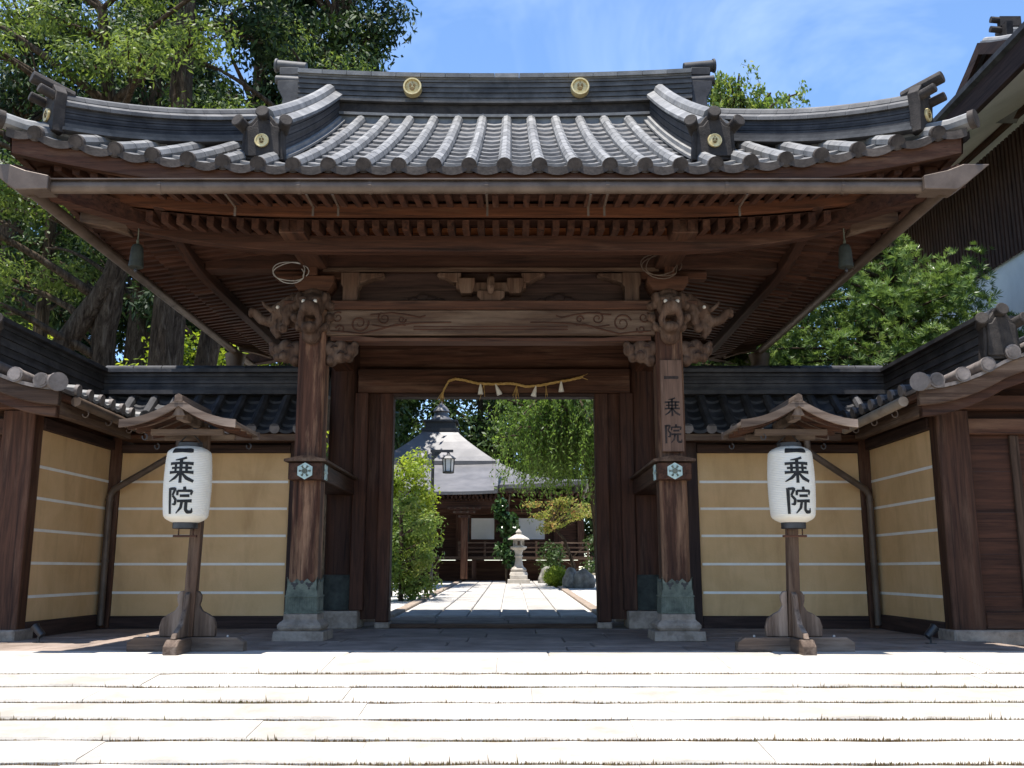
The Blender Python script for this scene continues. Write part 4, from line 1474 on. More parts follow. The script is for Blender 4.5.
def wall_back(sx, label):
    w = thing('plastered_wall', label, 'wall', (sx * 3.3, WY, 0))
    xa, xb = 2.41, SXR[sx] - 0.13
    yf = WY - 0.13
    def X(a, b): return sorted((sx * a, sx * b))
    def bx(name, mat, a, b, y0, y1, z0, z1, parent=w, bev=0.0):
        m_ = MB()
        m_.box(*X(a, b), y0, y1, z0, z1)
        return m_.build(name, mat, parent, bevel=bev)
    pl = bx('plaster_panel', 'plaster', xa, xb, yf, WY + 0.13, 0.14, 2.02)
    for z in LINES:
        bx('white_line', 'line', xa + 0.02, xb, yf - 0.006, yf - 0.001, z - 0.0145, z + 0.0145, pl)
    bx('base_board', 'blackX', xa, xb, yf - 0.035, WY + 0.1, 0.0, 0.138, bev=0.006)
    bx('top_beam', 'blackX', xa, xb, yf - 0.05, WY + 0.1, 2.023, 2.12, bev=0.006)
    bx('end_post', 'blackZ', xa - 0.30, xa - 0.002, yf - 0.04, WY + 0.1, 0.0, 2.25, bev=0.008)
    bx('corner_post', 'woodZ', xb + 0.002, xb + 0.13, yf - 0.05, WY + 0.1, 0.0, 2.2, bev=0.008)
    # tiled roof of the wall
    ze, hw, rise = 2.20, 0.66, 0.56
    def zr(t): return ze + (0.70 * t + 0.22 * t * t)
    tl = MB(); en = MB()
    side_z = lambda x: 2.33 + 0.03 * (x - 4.0) + 0.34 * (x - 4.0) ** 2 if x > 4.0 else 0
    nx = 10
    for k in range(nx):
        x = 2.22 + 0.265 * k
        t0 = -0.02
        if x > 3.98:
            t0 = 0.12 + max(0, side_z(x) - ze) / 0.85
        if x > 4.75: continue
        for back in (0, 1):
            sgn = 1 if back else -1
            tb = -0.02 if back else t0
            path = [(sx * x, WY + sgn * (hw - t), zr(max(t, 0)) + 0.04) for t in [tb + (hw - tb) * i / 6 for i in range(7)]]
            tl.tube(path, 0.055, 9, up=(0, 0, 1))
            if not (x > 3.98 and not back):
                p = path[0]
                en.tube([(p[0], p[1] + sgn * 0.012, p[2] - 0.004), (p[0], p[1] - sgn * 0.02, p[2])], 0.058, 14)
            # dished courses to the next roll
            for i in range(5):
                ta, tb2 = tb + (hw - tb) * i / 5, tb + (hw - tb) * (i + 1) / 5
                vs = []
                for (t, dz) in ((ta, 0.014), (tb2, -0.014), (ta, -0.02)):
                    for q in (0.03, 0.09, 0.1325, 0.175, 0.235):
                        vs.append((sx * (x + q), WY + sgn * (hw - t), zr(max(t, 0)) + dz + 0.03 * ((q - 0.1325) / 0.1) ** 2))
                tl.add(vs, [(j, j + 1, 6 + j, 5 + j) for j in range(4)] + [(10 + j, 11 + j, j + 1, j) for j in range(4)])
    rf = tl.build('roof', 'tile_dark', w, smooth=True, angle=35)
    en.build('eave_tile_ends', 'tile_warm', rf, smooth=True, angle=35)
    dk = MB()
    dk.prism([(WY - hw + 0.03, ze - 0.03), (WY, zr(hw) - 0.06), (WY + hw - 0.03, ze - 0.03), (WY + hw - 0.1, ze - 0.06), (WY - hw + 0.1, ze - 0.06)], *X(2.16, 4.3), plane='YZ')
    dk.build('roof_deck', 'woodX', rf)
    bx('eave_board', 'greyX', 2.16, 3.97, WY - hw + 0.02, WY - hw + 0.07, 2.105, 2.185, rf, 0.005)
    # ridge of stacked courses
    rg = MB()
    za = zr(hw) - 0.03
    x0, x1 = 2.0, 4.74
    def ly(w_, z0, z1): rg.box(*X(x0, x1), WY - w_, WY + w_, z0, z1)
    ly(0.19, za, za + 0.05)
    for k in range(5):
        ly(0.14 - 0.012 * (k % 2), za + 0.055 + 0.042 * k, za + 0.092 + 0.042 * k)
    ly(0.19, za + 0.268, za + 0.31)
    for k in range(8):
        a, b = x0 + (x1 - x0) * k / 8, x0 + (x1 - x0) * (k + 1) / 8 - 0.008
        rg.tube([(sx * a, WY, za + 0.31), (sx * b, WY, za + 0.31)], 0.075, 10)
    rg.build('ridge', 'tile_dark', w)
    # drain elbow and downpipe beside the corner post
    dp = MB()
    dp.tube([(sx * 3.58, 1.33, 2.12), (sx * 3.58, 1.33, 2.0), (sx * 3.64, 1.36, 1.95), (sx * (xb + 0.02), 1.69, 1.58), (sx * (xb + 0.065), 1.70, 1.50), (sx * (xb + 0.065), 1.70, 0.04)], 0.038, 10)
    for z in (1.45, 0.75):
        dp.tube([(sx * (xb + 0.065), 1.70, z), (sx * (xb + 0.065), 1.70, z + 0.02)], 0.046, 10)
    dp.build('downpipe', 'gutter', w, smooth=True)
    return w
wall_back(-1, 'ochre plastered wall with five white lines, between the gate and the corner behind the left lantern')
wall_back(1, 'ochre plastered wall with five white lines, between the gate and the corner behind the right lantern')

def wall_side(sx, label):
    xf = SXR[sx]
    w = thing('side_wall', label, 'wall', (sx * (xf + 0.15), 0.8, 0))
    def X(a, b): return sorted((sx * a, sx * b))
    def bx(name, mat, a, b, y0, y1, z0, z1, parent=w, bev=0.0):
        m_ = MB()
        m_.box(*X(a, b), y0, y1, z0, z1)
        return m_.build(name, mat, parent, bevel=bev)
    ya, yb = 0.05, WY - 0.05
    pl = bx('plaster_panel', 'plaster', xf, xf + 0.26, ya, yb, 0.16, 2.05)
    for z in LINES:
        bx('white_line', 'line', xf - 0.006, xf - 0.001, ya, yb, z - 0.0145, z + 0.0145, pl)
    bx('base_board', 'blackY', xf - 0.035, xf + 0.2, ya, yb, 0.0, 0.158, bev=0.006)
    bx('top_beam', 'blackY', xf - 0.05, xf + 0.2, ya, yb + 0.1, 2.053, 2.17, bev=0.006)
    bx('wall_head', 'woodY', xf + 0.02, xf + 0.2, ya, yb, 2.172, 2.52)
    bx('front_post', 'woodZ', xf - 0.03, xf + 0.29, -0.14, ya - 0.003, 0.06, 2.22, bev=0.01)
    bx('ground_sill', 'woodX', xf + 0.30, xf + 2.3, -0.12, 0.10, 0.10, 0.26, bev=0.01)
    bx('sill_stone', 'stone', xf - 0.06, xf + 2.4, -0.22, 0.16, -0.05, 0.098, bev=0.015)
    bx('door_head', 'woodX', xf + 0.292, xf + 2.3, -0.11, 0.09, 1.98, 2.14, bev=0.008)
    bx('cross_beam', 'woodX', xf - 0.3, xf + 2.4, -0.16, 0.02, 2.225, 2.37, bev=0.01)
    bx('gable_panel', 'deepX', xf + 0.295, xf + 2.3, 0.03, 0.07, 2.142, 2.60)
    pn = bx('plank_panel', 'deepX', xf + 0.30, xf + 2.3, -0.02, 0.06, 0.262, 1.978)
    for k in range(12):
        bx('plank_joint', 'blackX', xf + 0.30, xf + 2.3, -0.024, -0.0195, 0.40 + 0.135 * k, 0.407 + 0.135 * k, pn) if k % 3 == 0 else None
    for k, q in enumerate((0.72, 1.22, 1.72)):
        bx('panel_stile', 'greyZ', xf + q, xf + q + 0.09, -0.06, -0.022, 0.262, 1.978, pn, 0.006)
    # roof: slopes either side of a ridge that ends in a gable towards the steps
    xe = 4.02
    xr, xrdg = 5.88, 4.84
    hw = xr - xe
    YG = -0.78
    def zr(s_): return 2.33 + 0.03 * s_ + 0.34 * s_ * s_ if s_ < 0.84 else 2.595 + 0.34 * (s_ - 0.84)
    tl = MB(); en = MB(); wm = MB()
    y = YG + 0.40
    k = 0
    while y < WY + 0.3:
        for o in (0, 1):
            def PX_(s_): return sx * (xe + s_) if o == 0 else sx * (2 * xr - xe - s_)
            s0 = -0.02
            path = [(PX_(s_), y, zr(max(s_, 0)) + 0.04) for s_ in [s0 + (hw - s0) * i / 12 for i in range(13)]]
            tl.tube(path, 0.056, 9, up=(0, 0, 1))
            p = path[0]
            d = -sx if o == 0 else sx
            if not (o == 0 and y > 1.15):
                en.tube([(p[0] + d * 0.014, y, p[2] - 0.004), (p[0] - d * 0.02, y, p[2])], 0.06, 14)
            for i in range(12):
                sa, sb = s0 + (hw - s0) * i / 12, s0 + (hw - s0) * (i + 1) / 12
                vs = []
                for (s_, dz) in ((sa, 0.014), (sb, -0.014), (sa, -0.02)):
                    for q in (0.03, 0.09, 0.135, 0.18, 0.24):
                        vs.append((PX_(s_), y + q, zr(max(s_, 0)) + dz + 0.03 * ((q - 0.135) / 0.1) ** 2))
                tl.add(vs, [(j, j + 1, 6 + j, 5 + j) for j in range(4)] + [(10 + j, 11 + j, j + 1, j) for j in range(4)])
        y += 0.27
    rf = tl.build('roof', 'tile' if sx < 0 else 'tile_dark', w, smooth=True, angle=35)  # lighter tile paints the left roof as sunlit, darker the right as shaded
    # verge rolls lying along the gable edge, ends towards the steps
    s_ = 0.16
    first = True
    while s_ < hw - 0.02:
        for o in (0, 1):
            px = sx * (xe + s_) if o == 0 else sx * (2 * xr - xe - s_)
            z = zr(s_) + 0.055
            wm.tube([(px, YG + 0.42, z + 0.0), (px, YG + 0.02, z)], [0.06, 0.066], 12)
            wm.tube([(px, YG + 0.04, z), (px, YG + 0.005, z)], 0.073, 16)
            wm.tube([(px, YG + 0.006, z), (px, YG - 0.002, z)], [0.056, 0.056], 16)
        s_ += 0.245
    # corner cap roll at the foot of the gable
    for o in (0, 1):
        px = sx * (xe - 0.0) if o == 0 else sx * (2 * xr - xe)
        d = sx if o == 0 else -sx
        wm.tube([(px + d * 0.28, YG + 0.30, zr(0.28) + 0.06), (px - d * 0.01, YG - 0.01, zr(0) + 0.05)], [0.07, 0.078], 12)
        wm.tube([(px, YG, zr(0) + 0.05), (px - d * 0.025, YG - 0.028, zr(0) + 0.047)], 0.088, 18)
    for i in range(16):
        sa, sb = hw * i / 16, hw * (i + 1) / 16
        for o in (0, 1):
            def PX_(q): return sx * (xe + q) if o == 0 else sx * (2 * xr - xe - q)
            wm.hexa([(PX_(sa), YG + 0.03, zr(sa) - 0.02), (PX_(sb), YG + 0.03, zr(sb) - 0.02), (PX_(sb), YG + 0.45, zr(sb) - 0.02), (PX_(sa), YG + 0.45, zr(sa) - 0.02),
                     (PX_(sa), YG + 0.03, zr(sa) + 0.014), (PX_(sb), YG + 0.03, zr(sb) + 0.014), (PX_(sb), YG + 0.45, zr(sb) + 0.014), (PX_(sa), YG + 0.45, zr(sa) + 0.014)])
    wm.build('verge_tiles', 'tile_warm', rf, smooth=True, angle=35)
    en.build('eave_tile_ends', 'tile_warm', rf, smooth=True, angle=35)
    # deck, bargeboards, purlins under the gable
    dk = MB()
    N = 16
    for i in range(N):
        sa, sb = hw * i / N, hw * (i + 1) / N
        for o in (0, 1):
            def PX_(q): return sx * (xe + 0.02 + q) if o == 0 else sx * (2 * xr - xe - 0.02 - q)
            ye = 1.3
            dk.hexa([(PX_(sa), YG + 0.1, zr(sa) - 0.08), (PX_(sb), YG + 0.1, zr(sb) - 0.08), (PX_(sb), WY, zr(sb) - 0.08), (PX_(sa), ye if o == 0 and i < 3 else WY, zr(sa) - 0.08),
                     (PX_(sa), YG + 0.1, zr(sa) - 0.03), (PX_(sb), YG + 0.1, zr(sb) - 0.03), (PX_(sb), WY, zr(sb) - 0.03), (PX_(sa), ye if o == 0 and i < 3 else WY, zr(sa) - 0.03)])
    dk.build('roof_deck', 'woodY', rf)
    for o in (0, 1):
        bg_ = MB()
        path = []
        for i in range(17):
            q = (hw) * i / 16
            path.append((sx * (xe + q) if o == 0 else sx * (2 * xr - xe - q), YG + 0.085, zr(q) - 0.085))
        bg_.sweep(path, [(-0.035, -0.075), (0.035, -0.075), (0.035, 0.065), (-0.035, 0.065)], side=(0, 1, 0))
        bg_.build('bargeboard', 'greyX', rf, bevel=0.006)
    for o in (0, 1):
        b2 = MB()
        path = []
        for i in range(17):
            q = 0.05 + (hw - 0.05) * i / 16
            path.append((sx * (xe + q) if o == 0 else sx * (2 * xr - xe - q), YG + 0.17, zr(q) - 0.20))
        b2.sweep(path, [(-0.04, -0.06), (0.04, -0.06), (0.04, 0.06), (-0.04, 0.06)], side=(0, 1, 0))
        b2.build('inner_bargeboard', 'woodX', rf, bevel=0.006)
    # rail under the eave, with square ends that show under the gable
    bx('eave_rail', 'greyY', xe + 0.10, xe + 0.20, YG + 0.25, 1.30, 2.12, 2.25, rf, 0.006)
    bx('wall_purlin', 'woodY', xf - 0.02, xf + 0.14, YG + 0.25, WY, 2.38, 2.50, rf, 0.006)
    bx('gable_post', 'woodZ', xr - 0.06, xr + 0.06, -0.10, 0.02, 2.372, 2.86, rf, 0.006)
    bx('gable_post', 'woodZ', 4.98, 5.08, -0.10, 0.02, 2.372, 2.58, rf, 0.006)
    gt = MB()
    gt.tube([(sx * (xe - 0.03), YG + 0.35, 2.255), (sx * (xe - 0.03), 1.25, 2.22)], 0.05, 12)
    gt.build('gutter', 'gutter' if sx < 0 else M.setdefault('gutter_pale', blotchy('pale_metal_gutter', (0.28, 0.22, 0.17), (0.42, 0.35, 0.28), 5, 0.5, 0.1, 30, 0.4, 0.1)), w, smooth=True)
    hk = MB()
    for y in (-0.2, 0.35, 0.9):
        hk.tube([(sx * (xe - 0.03) + 0.03 * math.sin(a), y, 2.17 + 0.035 * math.cos(a)) for a in [2 * math.pi * i / 12 for i in range(10)]], 0.006, 6)
    hk.build('gutter_hook', 'gutter', w)
    # ridge with end tile
    rg = MB()
    g2 = MB()
    zt_ = zr(hw)
    for (w_, q0, q1) in ((0.2, -0.03, 0.03), (0.14, 0.034, 0.075), (0.13, 0.079, 0.12), (0.19, 0.124, 0.16)):
        g2.box(sx * xr - w_, sx * xr + w_, YG + 0.1, WY + 0.6, zt_ + q0, zt_ + q1)
    g2.tube([(sx * xr, YG + 0.1, zt_ + 0.18), (sx * xr, WY + 0.6, zt_ + 0.18)], 0.075, 10)
    g2.build('gable_ridge', 'tile_dark', w)
    za = zr(xrdg - xe) - 0.02
    y0, y1 = YG + 0.10, WY + 0.25
    xm = sx * xrdg
    def ly(w_, z0, z1): rg.box(xm - w_, xm + w_, y0, y1, z0, z1)
    ly(0.20, za, za + 0.05)
    for q in range(9):
        ly(0.145 - 0.012 * (q % 2), za + 0.055 + 0.042 * q, za + 0.092 + 0.042 * q)
    za += 0.168
    ly(0.195, za + 0.268, za + 0.31)
    for q in range(9):
        a, b = y0 + (y1 - y0) * q / 9, y0 + (y1 - y0) * (q + 1) / 9 - 0.008
        rg.tube([(xm, a, za + 0.31), (xm, b, za + 0.31)], 0.08, 10)
    rdg = rg.build('ridge', 'tile_dark', w)
    oni_plate((xm, y0 - 0.05, za - 0.12), (0, -1, 0), 0.34, 0.46, rdg, crest_r=0)
    return w
wall_side(-1, 'left side wall of ochre plaster under a tiled gable roof, red brown post at the photo edge')
wall_side(1, 'right side wall of ochre plaster under a tiled gable roof, dark plank door beside its post')

# ================================================================== hanging lanterns on stands
LX, LY = 2.47, -1.36
GS = 'roofed lantern stands in front of the ochre walls'
def lantern_stand(label):
    st = thing('lantern_stand', label, 'lantern stand', (-LX, LY, 0), GS)
    x, y = -LX, LY
    ff = MB()
    ff.prism([(x - 0.48, 0.0), (x + 0.48, 0.0), (x + 0.48, 0.075), (x + 0.42, 0.115), (x - 0.42, 0.115), (x - 0.48, 0.075)], y - 0.06, y + 0.06)
    ff.build('cross_foot', 'stand' + 'X', st, bevel=0.006)
    f2 = MB()
    for (y0, y1) in ((y - 0.42, y - 0.063), (y + 0.063, y + 0.42)):
        f2.prism([(y0, 0.0), (y1, 0.0), (y1, 0.115), (y0 + (0.06 if y0 < y else 0), 0.115), (y0, 0.07)] if y0 < y else [(y0, 0.0), (y1, 0.0), (y1, 0.07), (y1 - 0.06, 0.115), (y0, 0.115)], x - 0.055, x + 0.055, plane='YZ')
    f2.build('front_foot', 'stand' + 'Y', st, bevel=0.006)
    prof = [(0.05, 0.118), (0.23, 0.118), (0.235, 0.20), (0.215, 0.265), (0.165, 0.30), (0.115, 0.325), (0.085, 0.37), (0.098, 0.41), (0.10, 0.45), (0.075, 0.485), (0.045, 0.49)]
    for sg in (-1, 1):
        w = MB()
        w.prism([(x + sg * u, v) for u, v in prof], y - 0.025, y + 0.025)
        w.build('side_bracket', 'stand' + 'Z', st, bevel=0.006)
        w = MB()
        w.prism([(y + sg * u, v) for u, v in [(0.055, 0.118), (0.36, 0.118), (0.33, 0.16), (0.2, 0.22), (0.12, 0.34), (0.09, 0.46), (0.055, 0.48)]], x - 0.022, x + 0.022, plane='YZ')
        w.build('front_bracket', 'stand' + 'Z', st, bevel=0.006)
    po = MB()
    top = Vector((x + 0.05, y - 0.02, 1.86))
    bot = Vector((x, y, 0.118))
    q0, q1 = 0.048, 0.042
    ps = []
    for (c, q) in ((bot, q0), (top, q1)):
        ps += [c + Vector((-q, -q, 0)), c + Vector((q, -q, 0)), c + Vector((q, q, 0)), c + Vector((-q, q, 0))]
    po.hexa(ps)
    po.build('post', 'greyZ', st, bevel=0.006)
    bt = MB()
    for sg in (-1, 1):
        bt.tube([(x + sg * 0.33, y, 0.115), (x + sg * 0.33, y, 0.13)], 0.012, 8)
    bt.build('bolt', 'silver', st)
    # little gabled roof, ridge running front to back, curved slopes
    y0, y1 = y - 0.52, y + 0.20
    cx = x - 0.015
    def zc(s_): return 2.02 - 0.40 * s_ - 0.35 * s_ * (0.43 - s_) * 1.9
    for sg in (-1, 1):
        rp = MB()
        n = 8
        A = []
        for yy in (y0, y1):
            for dz in (0, -0.03):
                for i in range(n + 1):
                    s_ = 0.46 * i / n
                    A.append((cx + sg * s_, yy, zc(s_) + dz))
        n1 = n + 1
        fs = []
        for i in range(n):
            fs += [(i, i + 1, 2 * n1 + i + 1, 2 * n1 + i), (n1 + i, 3 * n1 + i, 3 * n1 + i + 1, n1 + i + 1), (i, n1 + i, n1 + i + 1, i + 1), (2 * n1 + i, 2 * n1 + i + 1, 3 * n1 + i + 1, 3 * n1 + i)]
        fs += [(n, n1 + n, 3 * n1 + n, 2 * n1 + n)]
        rp.add(A, fs)
        roofp = rp.build('roof_board', 'stand' + 'Y', st, smooth=True, angle=35)
        for yy in (y0 - 0.012, y1 + 0.012):
            vb = MB()
            vb.sweep([(cx + sg * 0.47 * i / n, yy, zc(0.47 * i / n) - 0.022) for i in range(n + 1)], [(-0.012, -0.035), (0.012, -0.035), (0.012, 0.03), (-0.012, 0.03)], side=(0, 1, 0))
            vb.build('bargeboard', 'stand' + 'X', roofp)
        sf = MB()
        for k in range(4):
            yy = y0 + 0.08 + (y1 - y0 - 0.16) * k / 3
            sf.sweep([(cx + sg * (0.05 + 0.38 * i / 5), yy, zc(0.05 + 0.38 * i / 5) - 0.048) for i in range(6)], [(-0.014, -0.018), (0.014, -0.018), (0.014, 0.018), (-0.014, 0.018)], side=(0, 1, 0))
        sf.build('small_rafters', 'woodX', roofp)
    rr = MB()
    rr.prism([(cx - 0.035, 2.0), (cx + 0.035, 2.0), (cx + 0.028, 2.05), (cx, 2.065), (cx - 0.028, 2.05)], y0 - 0.03, y1 + 0.03)
    rr.build('ridge_cap', 'stand' + 'Y', st)
    bm_ = MB()
    bm_.box(cx - 0.03, cx + 0.03, y0 + 0.03, y1 - 0.03, 1.86, 1.92)
    bm_.box(cx - 0.30, cx + 0.30, y - 0.30, y - 0.25, 1.76, 1.81)
    bm_.box(cx - 0.30, cx + 0.30, y + 0.03, y + 0.08, 1.76, 1.81)
    bm_.build('roof_beam', 'stand' + 'X', st, bevel=0.004)
    kp = MB()
    kp.prism([(cx - 0.05, 1.89), (cx + 0.05, 1.89), (cx + 0.03, 1.93), (cx + 0.02, 1.985), (cx - 0.02, 1.985), (cx - 0.03, 1.93)], y0 + 0.0, y0 + 0.05)
    kp.build('gable_strut', 'stand' + 'Z', st)
    for k, (dx, dy) in enumerate(((-0.28, -0.47), (0.40, 0.14), (-0.40, 0.14))):
        hk = MB()
        hk.tube([(cx + dx + 0.02 * math.sin(a), y + dy, 1.72 + 0.024 * math.cos(a)) for a in [2 * math.pi * i / 10 for i in range(9)]], 0.005, 6)
        hk.build('hook', 'blackmetal', st)
    return st
st1 = lantern_stand('left of the two timber lantern stands, weathered grey with curved gabled roof')
st2 = clone_tree(st1)
st2.location.x = 2.55
st2["label"] = 'right of the two timber lantern stands, weathered grey with curved gabled roof'

GL = 'white paper lanterns with black brush characters'
def paper_lantern(label):
    lx, ly = -LX - 0.012, LY - 0.20
    ln = thing('paper_lantern', label, 'lantern', (lx, ly, 1.0), GL)
    zb, zt = 1.042, 1.668
    H = zt - zb
    def rad(f):
        e = abs(2 * f - 1)
        return 0.193 * (1 - 0.10 * e ** 2) * (1 - 0.42 * max(0, (e - 0.78) / 0.22) ** 2.6)
    bp = MB()
    prof = []
    n = 44
    for i in range(n * 4 + 1):
        f = i / (n * 4)
        prof.append((rad(f) - 0.0030 * (1 + math.cos(2 * math.pi * f * n)) * 0.5, zb + H * f))
    bp.lathe(prof, lx, ly, 48)
    body = bp.build('paper_body', 'paper', ln, smooth=True, angle=80)
    def fn(u, v):
        f = min(max((v - zb) / H, 0.02), 0.98)
        a = u / 0.193
        r = rad(f) + 0.002
        return (lx + r * math.sin(a), ly - r * math.cos(a), v)
    for ch, u0, v0, w_, h_ in (('one', -0.10, zb + 0.505, 0.20, 0.15), ('ride', -0.108, zb + 0.312, 0.216, 0.214), ('hall', -0.104, zb + 0.062, 0.21, 0.22)):
        wr = MB()
        ink(wr, ch, fn, u0, v0, w_, h_)
        wr.build('brush_character', 'ink', body, fix=False)
    for (z0, z1, nm) in ((zb - 0.05, zb + 0.006, 'lower_ring'), (zt - 0.006, zt + 0.035, 'upper_ring')):
        r = MB()
        r.lathe([(0.092, z0), (0.10, z0 + 0.004), (0.10, z1 - 0.003), (0.092, z1)], lx, ly, 32)
        r.build(nm, 'blackmetal', ln, smooth=True, angle=35)
    br = MB()
    br.tube([(lx - 0.05, ly, zb - 0.048), (lx - 0.05, ly, zb - 0.10)], 0.006, 6)
    br.tube([(lx + 0.07, ly, zb - 0.048), (lx + 0.07, ly, zb - 0.10)], 0.006, 6)
    br.box(lx - 0.09, lx + 0.10, ly - 0.02, ly + 0.02, zb - 0.118, zb - 0.10)
    br.build('tray_bracket', 'woodX', ln)
    hk = MB()
    hk.tube([(lx - 0.1, ly, zt + 0.03), (lx, ly, zt + 0.13), (lx + 0.1, ly, zt + 0.03)], 0.006, 6)
    hk.build('hanging_wire', 'blackmetal', ln)
    return ln
l1 = paper_lantern('left white paper lantern with three black characters hanging under its stand roof')
l2 = clone_tree(l1)
l2.location.x += LX + 2.55
l2["label"] = 'right white paper lantern with three black characters hanging under its stand roof'

# ================================================================== name plaque, rope, bells, cable coils, spotlights
px, pyf = 1.80, -0.141
pq = thing('name_plaque', 'tall pale timber name plaque with three black characters on the right pillar', 'sign', (px, pyf - 0.02, 1.80))
b_ = MB()
b_.box(px - 0.108, px + 0.108, pyf - 0.037, pyf - 0.008, 1.80, 2.72)
bd = b_.build('board', 'ply', pq, bevel=0.004)
fn = lambda u, v: (px + u, pyf - 0.0395, v)
for ch, u0, v0, w_, h_ in (('one', -0.075, 2.48, 0.15, 0.12), ('ride', -0.08, 2.15, 0.16, 0.19), ('hall', -0.085, 1.88, 0.17, 0.19)):
    wr = MB()
    ink(wr, ch, fn, u0, v0, w_, h_)
    wr.build('brush_character', 'inkfaded', bd, fix=False)

rp = thing('straw_rope', 'twisted golden straw rope with white paper tufts slung across the door lintel', 'rope', (0.2, DY - 0.2, 2.85))
pts = [(-0.62, 2.66), (-0.60, 2.76), (-0.54, 2.875), (-0.46, 2.90), (-0.36, 2.885), (-0.2, 2.845), (0.0, 2.835), (0.18, 2.845), (0.27, 2.835), (0.38, 2.805), (0.55, 2.82), (0.75, 2.86), (0.92, 2.89), (1.06, 2.925)]
P3 = []
for i in range(len(pts) - 1):
    for k in range(10):
        f = k / 10
        P3.append(Vector((pts[i][0] * (1 - f) + pts[i + 1][0] * f, DY - 0.19, pts[i][1] * (1 - f) + pts[i + 1][1] * f)))
P3.append(Vector((pts[-1][0], DY - 0.19, pts[-1][1])))
ro = MB()
for s_ in range(3):
    path = []
    for i, p in enumerate(P3):
        a = i * 0.55 + s_ * 2 * math.pi / 3
        path.append(p + Vector((0, 0.009 * math.cos(a), 0.009 * math.sin(a))))
    ro.tube(path, 0.0085, 6)
rope = ro.build('twisted_rope', 'straw', rp, smooth=True)
random.seed(31)
for (x0, z0, n_) in ((-0.615, 2.74, 9), (1.04, 2.92, 5), (0.27, 2.82, 7), (-0.12, 2.83, 3), (0.62, 2.82, 3)):
    fr = MB()
    for _ in range(n_):
        dx = random.uniform(-0.06, 0.03)
        L = random.uniform(0.08, 0.2)
        if x0 > 1:
            fr.tube([(x0, DY - 0.19, z0), (x0 + random.uniform(0.04, 0.09), DY - 0.19 + random.uniform(-.02, .02), z0 + random.uniform(-0.05, 0.05))], [0.004, 0.002], 4)
        else:
            fr.tube([(x0, DY - 0.19, z0), (x0 + dx * 0.5, DY - 0.20 + random.uniform(-0.02, 0.02), z0 - L * 0.5), (x0 + dx, DY - 0.2, z0 - L)], [0.004, 0.003, 0.002], 4)
    fr.build('loose_straw', 'straw', rp)
for (x0, z0, tl_) in ((-0.16, 2.835, 0.0), (0.02, 2.83, 0.05), (0.50, 2.81, -0.03), (0.80, 2.865, 0.0)):
    tu = MB()
    tu.tube([(x0, DY - 0.205, z0), (x0 + tl_ * 0.4, DY - 0.21, z0 - 0.05), (x0 + tl_, DY - 0.21, z0 - 0.125)], [0.007, 0.02, 0.034], 8)
    tu.build('paper_tuft', 'line', rp)

def wind_bell(label):
    x, y, z = -3.28, -1.0, 3.42
    bl = thing('wind_bell', label, 'bell', (x, y, z), 'verdigris wind bells under the roof corners')
    m_ = MB()
    m_.lathe([(0.066, 0.0), (0.068, 0.02), (0.063, 0.05), (0.059, 0.14), (0.053, 0.19), (0.04, 0.215), (0.02, 0.225)], x, y, 20, z)
    m_.build('bell_body', M['copper_dark'], bl, smooth=True, angle=50)
    m_ = MB()
    m_.tube([(x, y, z + 0.22), (x, y, z + 0.46)], 0.006, 6)
    m_.tube([(x, y + 0.02 * math.cos(a), z + 0.245 + 0.022 * math.sin(a)) for a in [2 * math.pi * i / 10 for i in range(11)]], 0.006, 6)
    m_.build('hanging_rod', 'copper', bl)
    m_ = MB()
    m_.tube([(x, y, z + 0.05), (x, y, z - 0.05)], 0.005, 6)
    m_.ball((x, y, z - 0.03), 0.016)
    m_.build('clapper', 'blackmetal', bl)
    return bl
w1 = wind_bell('small green copper wind bell hanging under the left front roof corner')
w2 = clone_tree(w1)
w2.location.x = 3.32
w2["label"] = 'small green copper wind bell hanging under the right front roof corner'

def coil(name, label, cx, cz, r, turns, mat, y):
    m_ = MB()
    path = []
    n = int(24 * turns)
    for i in range(n):
        a = -0.4 + 2 * math.pi * i / 24
        rr = r * (1 - 0.10 * (i // 24)) + 0.012 * math.sin(i * 0.7)
        path.append((cx + 1.25 * rr * math.cos(a), y - 0.006 * (i / 24), cz + 0.8 * rr * math.sin(a)))
    m_.tube(path, 0.0055, 6)
    o = m_.build(name, mat, None, smooth=True)
    return tag(o, label, 'cable')
coil('cable_coil', 'pale coiled cable hung beside the left pillar head', -2.03, 3.62, 0.14, 2.2, 'wire', -0.22)
coil('cable_coil', 'dull coiled cable hung beside the right pillar head', 1.72, 3.68, 0.16, 3.1, 'gutter', -0.24)

def spotlight(x, y, ang, label):
    t = thing('spotlight', label, 'spotlight', (x, y, 0), 'small garden spotlights at the foot of the side walls')
    m_ = MB()
    m_.tube([(x, y, -0.02), (x, y, 0.07)], 0.011, 8)
    m_.box(x - 0.04, x + 0.04, y - 0.03, y + 0.03, -0.005, 0.008)
    m_.build('stake', 'blackmetal', t)
    d = Vector((math.sin(ang) * 0.8, 0.1, 0.6)).normalized()
    m_ = MB()
    c = Vector((x, y, 0.10))
    m_.tube([c - d * 0.05, c + d * 0.05, c + d * 0.07], [0.033, 0.038, 0.045], 14)
    hd = m_.build('lamp_head', 'blackmetal', t, smooth=True, angle=35)
    m_ = MB()
    m_.tube([c + d * 0.0705, c + d * 0.073], 0.038, 14)
    m_.build('lens', 'silver', hd)
    return t
spotlight(-4.15, -0.42, -0.9, 'small black spotlight on the ground by the left side wall')
spotlight(4.02, -0.55, 0.9, 'small black spotlight on the ground by the right side wall')
# ================================================================== foliage tools
def unit(n):
    v = rng.normal(size=(n, 3))
    return v / np.linalg.norm(v, axis=1, keepdims=True)

